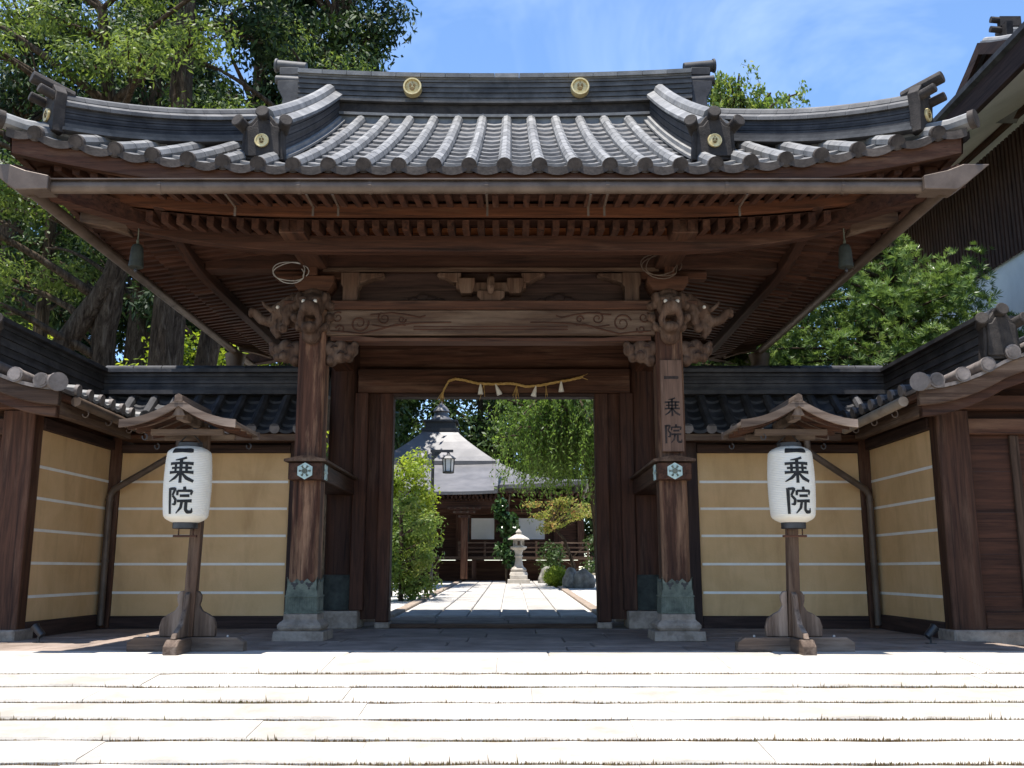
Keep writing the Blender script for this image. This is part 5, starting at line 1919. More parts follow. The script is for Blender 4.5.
def leaves(centres, normals, length, width, jitter=0.35, droop=0.0, fold=True):
    """pointed leaves, six-sided outline, one face each; normals steer the face direction"""
    n = len(centres)
    nn = normals + jitter * rng.normal(size=(n, 3))
    nn /= np.linalg.norm(nn, axis=1, keepdims=True)
    a = unit(n)
    a[:, 2] -= droop
    a -= nn * (a * nn).sum(1, keepdims=True)
    a /= np.linalg.norm(a, axis=1, keepdims=True) + 1e-9
    b = np.cross(nn, a)
    L = length * rng.uniform(0.65, 1.25, size=(n, 1))
    W = width * rng.uniform(0.7, 1.2, size=(n, 1))
    c = np.asarray(centres)
    V = np.stack([c - a * L * 0.5, c - a * L * 0.1 + b * W * 0.5, c + a * L * 0.5, c - a * L * 0.1 - b * W * 0.5], axis=1)
    return V.reshape(-1, 3)

def clump_points(c, r, n, shell=0.55):
    d = unit(n)
    rad = (shell + (1 - shell) * rng.uniform(0, 1, size=(n, 1)))
    rad *= rng.uniform(0.75, 1.12, size=(n, 1))
    r = np.array(r if isinstance(r, (tuple, list)) else (r, r, r))
    return np.asarray(c) + d * rad * r, d

def crown(clumps, per, length, width, droop=0.3, up=0.6, shell=0.45):
    P, N = [], []
    for (c, r, f) in clumps:
        p, d = clump_points(c, r, int(per * f), shell)
        P.append(p)
        d = d.copy()
        d[:, 2] += up
        N.append(d)
    P = np.concatenate(P); N = np.concatenate(N)
    N /= np.linalg.norm(N, axis=1, keepdims=True) + 1e-9
    return leaves(P, N, length, width, 0.5, droop)

def limb(mb, a, b, r0, r1, sag=0.0, n=7, wob=0.12):
    a, b = Vector(a), Vector(b)
    L = (b - a).length
    path, rr = [], []
    o1, o2 = random.uniform(-1, 1), random.uniform(-1, 1)
    for i in range(n):
        f = i / (n - 1)
        p = a.lerp(b, f)
        s_ = math.sin(math.pi * f)
        p += Vector((o1 * wob * L * s_ * 0.5, o2 * wob * L * s_ * 0.5, -sag * L * s_))
        p += Vector((random.uniform(-1, 1), random.uniform(-1, 1), random.uniform(-1, 1))) * (r0 * 0.25 if 0 < i < n - 1 else 0)
        path.append(p)
        rr.append(r0 + (r1 - r0) * f)
    mb.tube(path, rr, 9 if r0 > 0.08 else 6)
    return path

def broadleaf(name, label, base, trunk, clumps, per, ll, lw, lmat, group=None, cat='tree', droop=0.4, bark='bark', limb_r=0.09, up=0.6, shell=0.45):
    """tree from a trunk polyline [(point, radius)] and clumps [(centre, radii, weight)]"""
    t = thing(name, label, cat, base, group)
    mb = MB()
    P = [Vector(p) for p, r in trunk]
    Rr = [r for p, r in trunk]
    fine, fr_ = [], []
    for i in range(len(P) - 1):
        for k in range(4):
            f = k / 4
            fine.append(P[i].lerp(P[i + 1], f) + Vector((random.uniform(-1, 1), random.uniform(-1, 1), 0)) * Rr[i] * 0.10)
            fr_.append((Rr[i] * (1 - f) + Rr[i + 1] * f) * random.uniform(0.95, 1.05))
    fine.append(P[-1]); fr_.append(Rr[-1])
    mb.tube(fine, fr_, 14)
    for (c, r, f) in clumps:
        c = Vector(c)
        cand = [(i, p) for i, p in enumerate(fine) if p.z < c.z + 0.2] or [(len(fine) - 1, fine[-1])]
        i, p = min(cand, key=lambda q: (q[1] - c).length + 0.6 * abs((c.z - q[1].z) - 0.45 * ((c.xy - q[1].xy).length)))
        path = limb(mb, p, c, min(limb_r, fr_[i] * 0.7), 0.014, -0.05)
        for k in range(2):
            q = path[random.randint(3, 5)]
            off = Vector((random.uniform(-1, 1), random.uniform(-1, 1), random.uniform(-0.3, 0.9)))
            limb(mb, q, c + off * (sum(r) / 3 if isinstance(r, (tuple, list)) else r) * 0.8, limb_r * 0.25, 0.008, 0, 5)
    mb.build('trunk', bark, t, smooth=True, angle=80)
    np_mesh('crown', crown(clumps, per, ll, lw, droop, up, shell), 4, lmat, t)
    return t

def rand_clumps(c, r, n, cr, seed, flat=0.8, inner=0.35):
    random.seed(seed)
    out = []
    for i in range(n):
        while True:
            d = Vector((random.uniform(-1, 1), random.uniform(-1, 1), random.uniform(-1, 1)))
            if inner < d.length < 1: break
        k = random.uniform(0.7, 1.3) * cr
        out.append(((c[0] + d.x * r[0], c[1] + d.y * r[1], c[2] + d.z * r[2]), (k, k, k * flat), random.uniform(0.7, 1.3)))
    return out

M['leaf_light'] = leaf_mat('light_cherry_leaf', (0.045, 0.078, 0.017), (0.10, 0.150, 0.032), (0.18, 0.235, 0.07), 0.45)
M['leaf_dark'] = leaf_mat('dark_conifer_leaf', (0.009, 0.020, 0.007), (0.019, 0.040, 0.012), (0.06, 0.10, 0.022), 0.18, 0.6, 0.5)
M['leaf_mid'] = leaf_mat('forest_leaf', (0.018, 0.038, 0.010), (0.042, 0.075, 0.018), (0.08, 0.12, 0.032), 0.3)
M['leaf_yellow'] = leaf_mat('sun_toned_yellow_green_leaf', (0.11, 0.17, 0.024), (0.20, 0.275, 0.04), (0.30, 0.355, 0.06), 0.55)  # leaf colour brightened to carry a sunlit look
M['leaf_pine'] = leaf_mat('umbrella_pine_needle', (0.045, 0.085, 0.02), (0.10, 0.165, 0.042), (0.19, 0.26, 0.09), 0.35, 0.35, 1.6)
M['leaf_willow'] = leaf_mat('hanging_willow_leaf', (0.06, 0.115, 0.02), (0.115, 0.19, 0.04), (0.18, 0.26, 0.07), 0.5)
M['leaf_shrub'] = leaf_mat('pale_shrub_leaf', (0.07, 0.13, 0.025), (0.14, 0.21, 0.045), (0.24, 0.27, 0.08), 0.42, 0.45, 1.5)
M['leaf_maple'] = leaf_mat('turning_maple_leaf', (0.12, 0.18, 0.035), (0.22, 0.24, 0.06), (0.38, 0.22, 0.10), 0.5, 0.5, 2.5)
M['leaf_bush'] = leaf_mat('clipped_bush_leaf', (0.12, 0.19, 0.02), (0.22, 0.30, 0.03), (0.30, 0.36, 0.06), 0.3, 0.5, 2)
M['leaf_glossy'] = leaf_mat('glossy_dark_leaf', (0.02, 0.05, 0.014), (0.04, 0.085, 0.025), (0.07, 0.12, 0.04), 0.2, 0.25, 2)

# ================================================================== garden and hall behind the gate
HX, HY = -2.6, 28.4        # centre of the hall
hz = ground_z(30)
hall = thing('temple_hall', 'dark timber temple hall with grey pyramid roof and finial seen through the gate', 'hall', (HX, HY, hz))
def pyramid(cx, cy, prof, n=14, nz=None):
    """square roof; prof [(half width, z)] from eave to top"""
    m_ = MB()
    rows = []
    for (hw, z) in prof:
        row = []
        for q in range(4):
            for k in range(n):
                f = -1 + 2 * k / n
                x, y = [(f, -1), (1, f), (-f, 1), (-1, -f)][q]
                e = abs(f) ** 3 * 0.06 * hw / prof[0][0] if hw > 1 else 0
                row.append((cx + x * hw, cy + y * hw, z + e * 3))
        rows.append(row)
    m = 4 * n
    for i in range(len(rows) - 1):
        m_.add(rows[i] + rows[i + 1], [(k, (k + 1) % m, m + (k + 1) % m, m + k) for k in range(m)])
    return m_
prof = []
KP = [(5.6, 3.45), (5.0, 3.52), (4.4, 3.62), (3.8, 3.77), (3.3, 3.95), (2.9, 4.15), (2.4, 4.45), (1.9, 4.82), (1.5, 5.15), (1.1, 5.5), (0.8, 5.82), (0.65, 6.0)]
prof = KP
rfm = pyramid(HX, HY, [(5.3, 3.28), (5.6, 3.33)] + prof)
# narrow lapped courses of sheet copper
hr = rfm.build('roof', 'roofmetal', hall, smooth=True, angle=30)
fn_ = MB()
fn_.box(HX - 0.72, HX + 0.72, HY - 0.72, HY + 0.72, 5.98, 6.10)
fn_.box(HX - 0.58, HX + 0.58, HY - 0.58, HY + 0.58, 6.10, 6.36)
fn_.box(HX - 0.68, HX + 0.68, HY - 0.68, HY + 0.68, 6.36, 6.44)
fb_ = fn_.build('roof_box', 'blackmetal', hr)
fm = MB()
fm.lathe([(0.46, 6.44), (0.44, 6.52), (0.36, 6.60), (0.30, 6.66), (0.26, 6.80), (0.34, 6.84), (0.30, 6.92), (0.22, 7.02), (0.12, 7.12), (0.04, 7.2), (0.02, 7.28)], HX, HY, 24)
fm.build('finial', 'roofmetal', hr, smooth=True, angle=40)
# porch roof in front
pw = 2.35
y0, y1 = HY - 7.0, HY - 3.6
pr = MB()
rows = []
for i in range(9):
    f = i / 8
    rows.append([(HX - pw + 2 * pw * k / 10, y0 + (y1 - y0) * f, 3.12 + 1.25 * (0.75 * f + 0.25 * f * f) + 0.05 * abs(-1 + 2 * k / 10) ** 3) for k in range(11)])
for i in range(8):
    pr.add(rows[i] + rows[i + 1], [(k, k + 1, 12 + k, 11 + k) for k in range(10)])
low = [[(p[0], p[1], p[2] - 0.10) for p in r_] for r_ in rows]
for i in range(8):
    pr.add(low[i] + low[i + 1], [(k, 11 + k, 12 + k, k + 1) for k in range(10)])
    for k in (0, 10):
        pr.add([rows[i][k], rows[i + 1][k], low[i + 1][k], low[i][k]], [(0, 1, 2, 3)])
pr.add(rows[0] + low[0], [(k, k + 1, 12 + k, 11 + k) for k in range(10)])
po_ = pr.build('porch_roof', 'roofmetal', hall, smooth=True, angle=30)
pb_ = MB()
for s_ in (-1, 1):
    pb_.sweep([(HX + s_ * (pw - 0.05), rows[i][0][1], rows[i][0][2] + 0.07) for i in range(9)], [(-0.06, -0.06), (0.06, -0.06), (0.06, 0.06), (-0.06, 0.06)], side=(1, 0, 0))
pb_.sweep([(HX - pw, y1, 4.40), (HX + pw, y1, 4.40)], [(-0.09, -0.05), (0.09, -0.05), (0.09, 0.08), (-0.09, 0.08)])
pb_.build('porch_trim', 'roofmetal', po_)
pe = MB()
for k in range(34):
    x = HX - pw + 0.1 + (2 * pw - 0.2) * k / 33
    pe.box(x - 0.03, x + 0.03, y0 + 0.08, y0 + 1.6, 2.92, 3.0)
pe.build('porch_rafters', 'woodY', po_)
bm_ = MB()
bm_.box(HX - pw + 0.1, HX + pw - 0.1, y0 + 0.35, y0 + 0.55, 2.62, 2.86)
bm_.build('porch_beam', 'woodX', hall)
for s_ in (-1, 1):
    pc = MB()
    pc.box(HX + s_ * 1.28 - 0.11, HX + s_ * 1.28 + 0.11, y0 + 0.34, y0 + 0.56, hz, 2.62)
    pc.build('porch_post', 'woodZ', hall)
# pale-tipped bracket cluster at the porch corner
for s_ in (-1, 1):
    bc = MB()
    for i, (w, z) in enumerate(((0.16, 2.30), (0.32, 2.44), (0.50, 2.56))):
        bc.box(HX + s_ * 1.28 - w, HX + s_ * 1.28 + w, y0 + 0.25, y0 + 0.33, z, z + 0.09)
    o = bc.build('porch_bracket', 'woodX', hall)
    bt = MB()
    for i, (w, z, n) in enumerate(((0.16, 2.30, 2), (0.32, 2.44, 4), (0.50, 2.56, 6))):
        for k in range(n):
            x = HX + s_ * 1.28 - w + 2 * w * k / (n - 1)
            bt.box(x - 0.035, x + 0.035, y0 + 0.215, y0 + 0.249, z + 0.01, z + 0.08)
    bt.build('bracket_tip', 'greyX', o)
FW = HY - 4.1
wl_ = MB()
wl_.box(HX - 4.4, HX + 5.2, FW, FW + 7.5, hz + 0.7, 3.3)
wl_.box(HX - 4.3, HX + 5.1, FW - 0.4, FW + 7, hz - 0.1, hz + 0.6)  # block added under the floor to keep the space below dark
hw_ = wl_.build('wall', 'woodX', hall)
for x0 in (-6.2, -4.4, -2.62, -1.62, 0.0, 1.78, 2.6):
    c = MB()
    c.box(x0 - 0.11, x0 + 0.11, FW - 0.12, FW - 0.004, hz + 0.4, 3.3)
    c.build('column', 'woodZ', hall)
for (a, b) in ((-1.20, -0.40), (0.45, 1.35)):
    s_ = MB()
    s_.box(a, b, FW - 0.05, FW - 0.004, 1.70, 2.42)
    pn = s_.build('white_shutter', 'white', hall)
    f = MB()
    for (q0, q1, z0, z1) in ((a - 0.06, a - 0.002, 1.64, 2.48), (b + 0.002, b + 0.06, 1.64, 2.48), (a, b, 1.64, 1.698), (a, b, 2.422, 2.48)):
        f.box(q0, q1, FW - 0.07, FW - 0.004, z0, z1)
    f.build('shutter_frame', 'woodX', pn)
dkw = MB()
dkw.box(-1.52, -1.26, FW - 0.03, FW - 0.004, 1.62, 2.5)
dkw.build('opening_dark_sheet', 'blackmetal', hall)  # black sheet on the wall stands in for an unlit opening
for (z0, z1) in ((2.55, 2.75), (2.9, 3.1)):
    b_ = MB()
    b_.box(HX - 4.4, HX + 5.2, FW - 0.16, FW - 0.005, z0, z1)
    b_.build('wall_beam', 'woodX', hall)
er = MB()
for k in range(60):
    x = HX - 5.4 + 10.8 * k / 59
    er.box(x - 0.04, x + 0.04, HY - 5.5, HY - 4.0, 3.14, 3.25)
er.build('eave_rafters', 'woodY', hr)
vd = MB()
vd.box(HX - 4.8, HX + 5.5, FW - 1.3, FW, hz + 0.62, hz + 0.72)
vd.build('verandah_floor', 'greyX', hall)
rl = MB()
for z in (1.22, 1.36, 1.52):
    rl.box(-1.6, HX + 5.4, FW - 1.26, FW - 1.20, z, z + 0.05)
for k in range(6):
    x = -1.55 + 0.86 * k
    rl.box(x - 0.035, x + 0.035, FW - 1.27, FW - 1.19, hz + 0.72, 1.6)
rl.build('verandah_rail', 'greyX', hall)
for k in range(9):
    x = HX - 4.7 + 1.25 * k
    vp = MB()
    vp.box(x - 0.07, x + 0.07, FW - 1.25, FW - 1.12, hz - 0.02, hz + 0.62)
    vp.build('verandah_post', 'woodZ', hall)

# stone lantern
sx_, sy_ = 0.42, 20.4
z0 = ground_z(sy_)
sl = thing('stone_lantern', 'tall grey stone lantern on a stepped base in front of the hall', 'lantern', (sx_, sy_, z0))
def hexring(m_, r0, r1, za, zb, n=6, rot=0):
    vs = []
    for (r, z) in ((r0, za), (r1, zb)):
        for k in range(n):
            a = rot + 2 * math.pi * k / n
            vs.append((sx_ + r * math.cos(a), sy_ + r * math.sin(a), z0 + z))
    m_.add(vs, [tuple(reversed(range(n))), tuple(range(n, 2 * n))] + [(k, (k + 1) % n, n + (k + 1) % n, n + k) for k in range(n)])
m_ = MB()
hexring(m_, 0.56, 0.55, 0.0, 0.16, 4, R(45)); hexring(m_, 0.44, 0.43, 0.16, 0.30, 4, R(45)); hexring(m_, 0.34, 0.30, 0.30, 0.42, 6); hexring(m_, 0.26, 0.30, 0.42, 0.50, 6); hexring(m_, 0.28, 0.22, 0.50, 0.58, 6)
m_.build('stepped_base', 'paving', sl, bevel=0.012)
m_ = MB()
m_.lathe([(0.19, 0.58), (0.15, 0.66), (0.125, 0.80), (0.12, 0.93), (0.15, 0.95), (0.15, 0.99), (0.12, 1.01), (0.14, 1.12), (0.17, 1.18)], sx_, sy_, 20, z0)
m_.build('shaft', 'paving', sl, smooth=True, angle=40)
m_ = MB()
hexring(m_, 0.20, 0.30, 1.18, 1.26); hexring(m_, 0.30, 0.29, 1.26, 1.31)
m_.build('platform', 'paving', sl, bevel=0.008)
m_ = MB()
for k in range(6):
    a = 2 * math.pi * k / 6
    mt = Matrix.Translation((sx_ + 0.17 * math.cos(a), sy_ + 0.17 * math.sin(a), z0)) @ Matrix.Rotation(a, 4, 'Z')
    m_.box(-0.03, 0.03, -0.035, 0.035, 1.31, 1.55, mt)
hexring(m_, 0.185, 0.185, 1.31, 1.36); hexring(m_, 0.185, 0.185, 1.50, 1.55)
m_.build('fire_box', 'paving', sl)
m_ = MB()
hexring(m_, 0.40, 0.36, 1.55, 1.60); hexring(m_, 0.35, 0.12, 1.60, 1.73)
m_.build('cap', 'paving', sl, bevel=0.01)
m_ = MB()
m_.lathe([(0.07, 1.73), (0.10, 1.77), (0.11, 1.82), (0.06, 1.88), (0.015, 1.93)], sx_, sy_, 16, z0)
m_.build('jewel', 'paving', sl, smooth=True, angle=50)
sl.scale = (0.86, 0.86, 0.86)

# garden lamp on a pole among the shrubs
gx_, gy_ = -1.66, 13.2
z0 = ground_z(gy_)
gl = thing('garden_lamp', 'black garden lamp post with a small hanging lantern over the left shrubs', 'lamp', (gx_, gy_, z0))
m_ = MB()
m_.box(gx_ - 0.035, gx_ + 0.035, gy_ - 0.035, gy_ + 0.035, z0, 3.42)
m_.build('pole', 'blackmetal', gl)
m_ = MB()
m_.box(gx_ - 0.06, gx_ + 0.48, gy_ - 0.03, gy_ + 0.03, 3.40, 3.46)
m_.prism([(gx_ + 0.04, 3.40), (gx_ + 0.2, 3.40), (gx_ + 0.04, 3.24)], gy_ - 0.02, gy_ + 0.02)
m_.build('arm', 'blackmetal', gl)
m_ = MB()
lx = gx_ + 0.37
m_.lathe([(0.19, 3.24), (0.12, 3.30), (0.05, 3.34), (0.02, 3.40)], lx, gy_, 6)
m_.lathe([(0.13, 2.90), (0.14, 2.94)], lx, gy_, 6)
for k in range(6):
    a = 2 * math.pi * k / 6
    m_.tube([(lx + 0.12 * math.cos(a), gy_ + 0.12 * math.sin(a), 2.93), (lx + 0.14 * math.cos(a), gy_ + 0.14 * math.sin(a), 3.25)], 0.012, 4)
hd = m_.build('lantern_frame', 'blackmetal', gl)
m_ = MB()
m_.lathe([(0.105, 2.945), (0.125, 3.235)], lx, gy_, 6)
m_.build('glass', 'white', hd)

# shrubs, rocks, maple, willow and small plants
random.seed(301)
broadleaf('garden_shrub', 'large pale green shrub left of the garden path', (-1.9, 9.6, ground_z(9.6)),
          [((-1.95, 9.6, 0.05), 0.05), ((-1.95, 9.6, 1.0), 0.04), ((-2.0, 9.6, 2.2), 0.025)],
          [((-1.58 - 0.20 * z * 0.5 + random.uniform(-.55, .35), 9.6 + random.uniform(-.6, .5), z), (0.36, 0.36, 0.3), 1) for z in (0.3, 0.35, 0.45, 0.5, 0.6, 0.7, 0.8, 0.9, 1.0, 1.1, 1.2, 1.3, 1.4, 1.5, 1.6, 1.7, 1.8, 1.9, 0.4, 0.65, 0.95, 1.25)],
          420, 0.085, 0.045, 'leaf_shrub', cat='shrub', limb_r=0.02, shell=0.2)
broadleaf('garden_shrub', 'tall yellow green shrub behind the pale one, under the garden lamp', (-2.4, 11.5, ground_z(11.5)),
          [((-2.4, 11.5, 0.1), 0.06), ((-2.35, 11.5, 1.5), 0.045), ((-2.3, 11.5, 2.8), 0.02)],
          [((-1.72 - 0.16 * z * 0.5 + random.uniform(-.6, .35), 11.5 + random.uniform(-.4, .4), z), (0.42, 0.42, 0.34), 1) for z in (1.0, 1.2, 1.4, 1.6, 1.8, 1.9, 2.1, 2.2, 2.3, 2.4, 2.5, 2.6, 2.7, 2.9, 3.0)],
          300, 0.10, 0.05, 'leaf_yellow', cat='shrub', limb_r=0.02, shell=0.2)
mx, my = 2.05, 18.2
mz = ground_z(my)
broadleaf('maple', 'small maple with spreading green and reddish leaves over the rocks', (mx, my, mz),
          [((mx, my, mz), 0.07), ((mx - 0.1, my, mz + 0.6), 0.055), ((mx - 0.35, my, mz + 1.3), 0.04), ((mx - 0.75, my, mz + 1.75), 0.02)],
          [((mx + random.uniform(-1.25, 0.6), my + random.uniform(-.6, .6), mz + 1.9 + random.uniform(-.35, .55)), (0.38, 0.38, 0.13), 1) for _ in range(17)],
          150, 0.09, 0.05, 'leaf_maple', limb_r=0.03, droop=0.1, up=1.5)
def rock(label, x, y, r, seed, sq=0.8):
    random.seed(seed)
    bm = bmesh.new()
    bmesh.ops.create_icosphere(bm, subdivisions=3, radius=1)
    ph = [random.uniform(0, 6) for _ in range(6)]
    for v in bm.verts:
        c = v.co
        d = 1 + 0.16 * math.sin(2.3 * c.x + ph[0]) + 0.14 * math.sin(3.1 * c.y + ph[1]) + 0.13 * math.sin(2.7 * c.z + ph[2]) + 0.06 * math.sin(6 * c.x + ph[3]) * math.sin(5 * c.z + ph[4])
        v.co = Vector((c.x * r[0] * d, c.y * r[1] * d, max(c.z, -0.5) * r[2] * d))
    me = bpy.data.meshes.new('garden_rock')
    bm.to_mesh(me); bm.free()
    me.materials.append(M['rock'])
    o = bpy.data.objects.new('garden_rock', me)
    COL.objects.link(o)
    o.location = (x, y, ground_z(y) + r[2] * 0.4)
    return tag(o, label, 'rock', 'rocks beside the garden path')
rock('pale upright garden rock beside the round clipped bush', 1.82, 17.2, (0.22, 0.25, 0.36), 4)
rock('dark garden rock at the foot of the maple, right end of the row', 2.2, 17.0, (0.26, 0.25, 0.32), 9)
rock('low grey rock between the stone lantern and the clipped bush', 1.25, 20.8, (0.32, 0.3, 0.36), 14)
bu = thing('clipped_bush', 'round clipped yellow green bush beside the rocks', 'bush', (1.42, 17.6, ground_z(17.6)))
p, d = clump_points((1.42, 17.6, ground_z(17.6) + 0.27), (0.34, 0.34, 0.30), 5200, 0.8)
np_mesh('foliage', leaves(p, d, 0.05, 0.03, 0.5), 4, 'leaf_bush', bu)
m_ = MB()
m_.tube([(1.42, 17.6, ground_z(17.6) - 0.05), (1.42, 17.6, ground_z(17.6) + 0.3)], 0.04, 8)
m_.build('stem', 'bark', bu)
broadleaf('glossy_plant', 'slim plant with dark glossy leaves rising behind the stone lantern', (-0.02, 20.9, ground_z(20.9)),
          [((0.05, 20.9, 0.2), 0.04), ((0.0, 20.9, 1.5), 0.035), ((0.15, 20.9, 3.0), 0.02)],
          [((0.02 + random.uniform(-.28, .28), 20.9, z), (0.27, 0.27, 0.24), 1) for z in (0.9, 1.1, 1.3, 1.6, 1.9, 2.2, 2.5, 1.2, 2.0, 2.3, 2.7)], 90, 0.17, 0.11, 'leaf_glossy', cat='plant', limb_r=0.02)
broadleaf('garden_shrub', 'low dark green shrub in shade behind the maple', (2.1, 21.5, ground_z(21.5)),
          [((2.1, 21.5, 0.2), 0.04), ((2.1, 21.5, 1.0), 0.02)],
          [((2.0 + random.uniform(-.8, .9), 21.5 + random.uniform(-.3, .3), z), (0.4, 0.4, 0.3), 1) for z in (0.6, 0.8, 1.0, 1.2, 0.7, 0.9, 1.3, 1.5)], 160, 0.11, 0.06, 'leaf_mid', cat='shrub', limb_r=0.02)

def weeping(name, label, base, trunk, tips, strands, length, lmat, ll, lw, cat='tree', spread=0.35, seed=1):
    random.seed(seed)
    t = thing(name, label, cat, base)
    mb = MB()
    mb.tube([p for p, r in trunk], [r for p, r in trunk], 12)
    top = Vector(trunk[-1][0])
    P, N = [], []
    for tip in tips:
        tip = Vector(tip)
        src = Vector(trunk[random.randint(max(0, len(trunk) - 3), len(trunk) - 1)][0])
        path = limb(mb, src, tip, 0.06, 0.02, -0.12, 8, 0.15)
        for k in range(strands):
            q = path[random.randint(3, 7)] + Vector((random.uniform(-spread, spread), random.uniform(-spread, spread), random.uniform(-0.1, 0.15)))
            L = length * random.uniform(0.45, 1.15)
            dx, dy = random.uniform(-0.35, 0.35), random.uniform(-0.35, 0.35)
            n = int(L / 0.045)
            pth = []
            for i in range(n):
                f = i / n
                pth.append((q.x + dx * math.sin(f * 1.6), q.y + dy * math.sin(f * 1.6), q.z + 0.12 * math.sin(f * 3.0) - L * f * f * 0.55 - L * f * 0.45))
            pp = np.array(pth)
            pp += rng.normal(size=pp.shape) * 0.035
            P.append(pp)
            nn = unit(n); nn[:, 2] *= 0.5; nn[:, 2] += 0.35
            N.append(nn)
            mb.tube([pth[0], pth[n // 2], pth[-1]], [0.005, 0.004, 0.002], 3, cap=False)
    mb.build('trunk', 'bark', t, smooth=True, angle=80)
    P = np.concatenate(P); N = np.concatenate(N)
    N /= np.linalg.norm(N, axis=1, keepdims=True)
    np_mesh('crown', leaves(P, N, ll, lw, 0.4, 1.3), 4, lmat, t)
    return t
wz = ground_z(16)
weeping('weeping_tree', 'weeping tree with long hanging green branches in front of the hall', (2.5, 16.5, wz),
        [((2.6, 16.5, wz), 0.16), ((2.5, 16.5, 2.0), 0.13), ((2.3, 16.4, 3.6), 0.11), ((2.0, 16.2, 4.8), 0.08), ((1.6, 16.0, 5.6), 0.05)],
        [(random.uniform(-0.3, 3.2), 16 + random.uniform(-1.4, 1.4), random.uniform(4.0, 6.2)) for _ in range(42)], 20, 2.0, 'leaf_willow', 0.12, 0.045, seed=5)
weeping('weeping_tree', 'drooping pale green tree top rising behind the right end of the gate roof', (6.2, 11.0, 0.1),
        [((6.2, 11.0, 0.1), 0.2), ((6.1, 11.0, 4.0), 0.15), ((6.0, 11.0, 7.8), 0.1), ((5.7, 11.0, 10.2), 0.05)],
        [(5.75 + random.uniform(-1.3, 1.35), 11.0 + random.uniform(-.5, .8), 11.15 + random.uniform(-0.5, 0.7)) for k in range(26)], 20, 1.0, 'leaf_shrub', 0.13, 0.06, seed=12)

# ------------------------------------------------------------------ wood on the slope behind the hall
def forest_tree(x, y, h, r, label, mat='leaf_mid', seed=1, n=80, per=260, ll=0.36, z0=0.5, name='forest_tree'):
    cl = rand_clumps((x, y, z0 + h * 0.56), (r, r * 0.8, h * 0.48), n, r * 0.30, seed, 0.8, 0.15)
    return broadleaf(name, label, (x, y, z0), [((x, y, z0), 0.32), ((x + 0.1, y, z0 + h * 0.45), 0.22), ((x, y, z0 + h * 0.9), 0.06)], cl, per, ll, ll * 0.45, mat, group='trees rising behind the temple hall', limb_r=0.1)
G = 'trees rising behind the temple hall'
forest_tree(-8.0, 42, 13, 4.2, 'dark green tree behind the hall, at the left of the doorway view', 'leaf_mid', 41)
forest_tree(-1.6, 43, 14, 4.4, 'dark green tree behind the hall, right above the roof finial', 'leaf_mid', 42)
forest_tree(4.6, 42, 13, 4.2, 'dark green tree behind the hall, hidden mostly by the weeping tree', 'leaf_mid', 43)
forest_tree(1.4, 52, 19, 4.6, 'tall tree farthest behind the hall roof', 'leaf_dark', 44)
forest_tree(-9.6, 52, 19, 4.6, 'tall dark conifer farthest behind the roof finial', 'leaf_dark', 45)

# ================================================================== trees left of the gate
random.seed(77)
# light-leaved tree with arching limbs, near the wall
broadleaf('broadleaf_tree', 'big light green broadleaf tree with thick straight trunk, its crown above the left roof corner', (-6.75, 6.2, 0),
          [((-6.75, 6.2, 0), 0.24), ((-6.7, 6.2, 2.6), 0.21), ((-6.65, 6.2, 4.6), 0.19), ((-6.35, 6.0, 6.2), 0.16), ((-6.6, 5.8, 7.9), 0.13), ((-6.9, 5.6, 10.2), 0.08)],
          [((x, 5.3 + random.uniform(-1.4, 1.2), z), (0.75, 0.75, 0.42), 1) for (x, z) in
           [(-8.6, 5.6), (-8.0, 6.6), (-8.8, 7.6), (-7.6, 7.8), (-8.1, 8.8), (-6.9, 8.9), (-7.4, 9.8), (-6.2, 9.6), (-5.6, 8.6), (-6.8, 7.0), (-5.0, 9.4), (-5.3, 7.6), (-9.0, 9.2), (-7.6, 5.6), (-8.9, 4.6), (-4.6, 8.3), (-6.0, 10.3), (-8.4, 10.4), (-4.4, 10.0), (-7.3, 6.4), (-9.6, 6.4), (-9.4, 3.9), (-8.2, 4.4), (-8.6, 3.6), (-9.8, 8.2), (-10.0, 10.0), (-9.4, 11.2), (-7.6, 11.2), (-8.4, 5.0)]],
          720, 0.115, 0.042, 'leaf_light', limb_r=0.085, droop=0.8)
broadleaf('broadleaf_tree', 'leaning twin limbed tree rising behind the left corner ridge of the gate roof', (-5.2, 7.5, 0),
          [((-5.6, 7.5, 0), 0.26), ((-5.5, 7.5, 3.0), 0.22), ((-5.2, 7.5, 5.4), 0.18), ((-4.6, 7.5, 7.4), 0.14), ((-3.6, 7.5, 9.4), 0.07)],
          [((x, 7.5 + random.uniform(-1.2, 1.2), z), (0.75, 0.75, 0.45), 1) for (x, z) in
           [(-3.9, 9.6), (-4.8, 9.4), (-3.0, 10.2), (-5.6, 8.6), (-5.9, 10.0), (-4.3, 11.0), (-6.4, 7.4), (-3.3, 8.6), (-4.6, 7.2), (-6.8, 9.0)]],
          540, 0.12, 0.044, 'leaf_light', limb_r=0.085, droop=0.8)
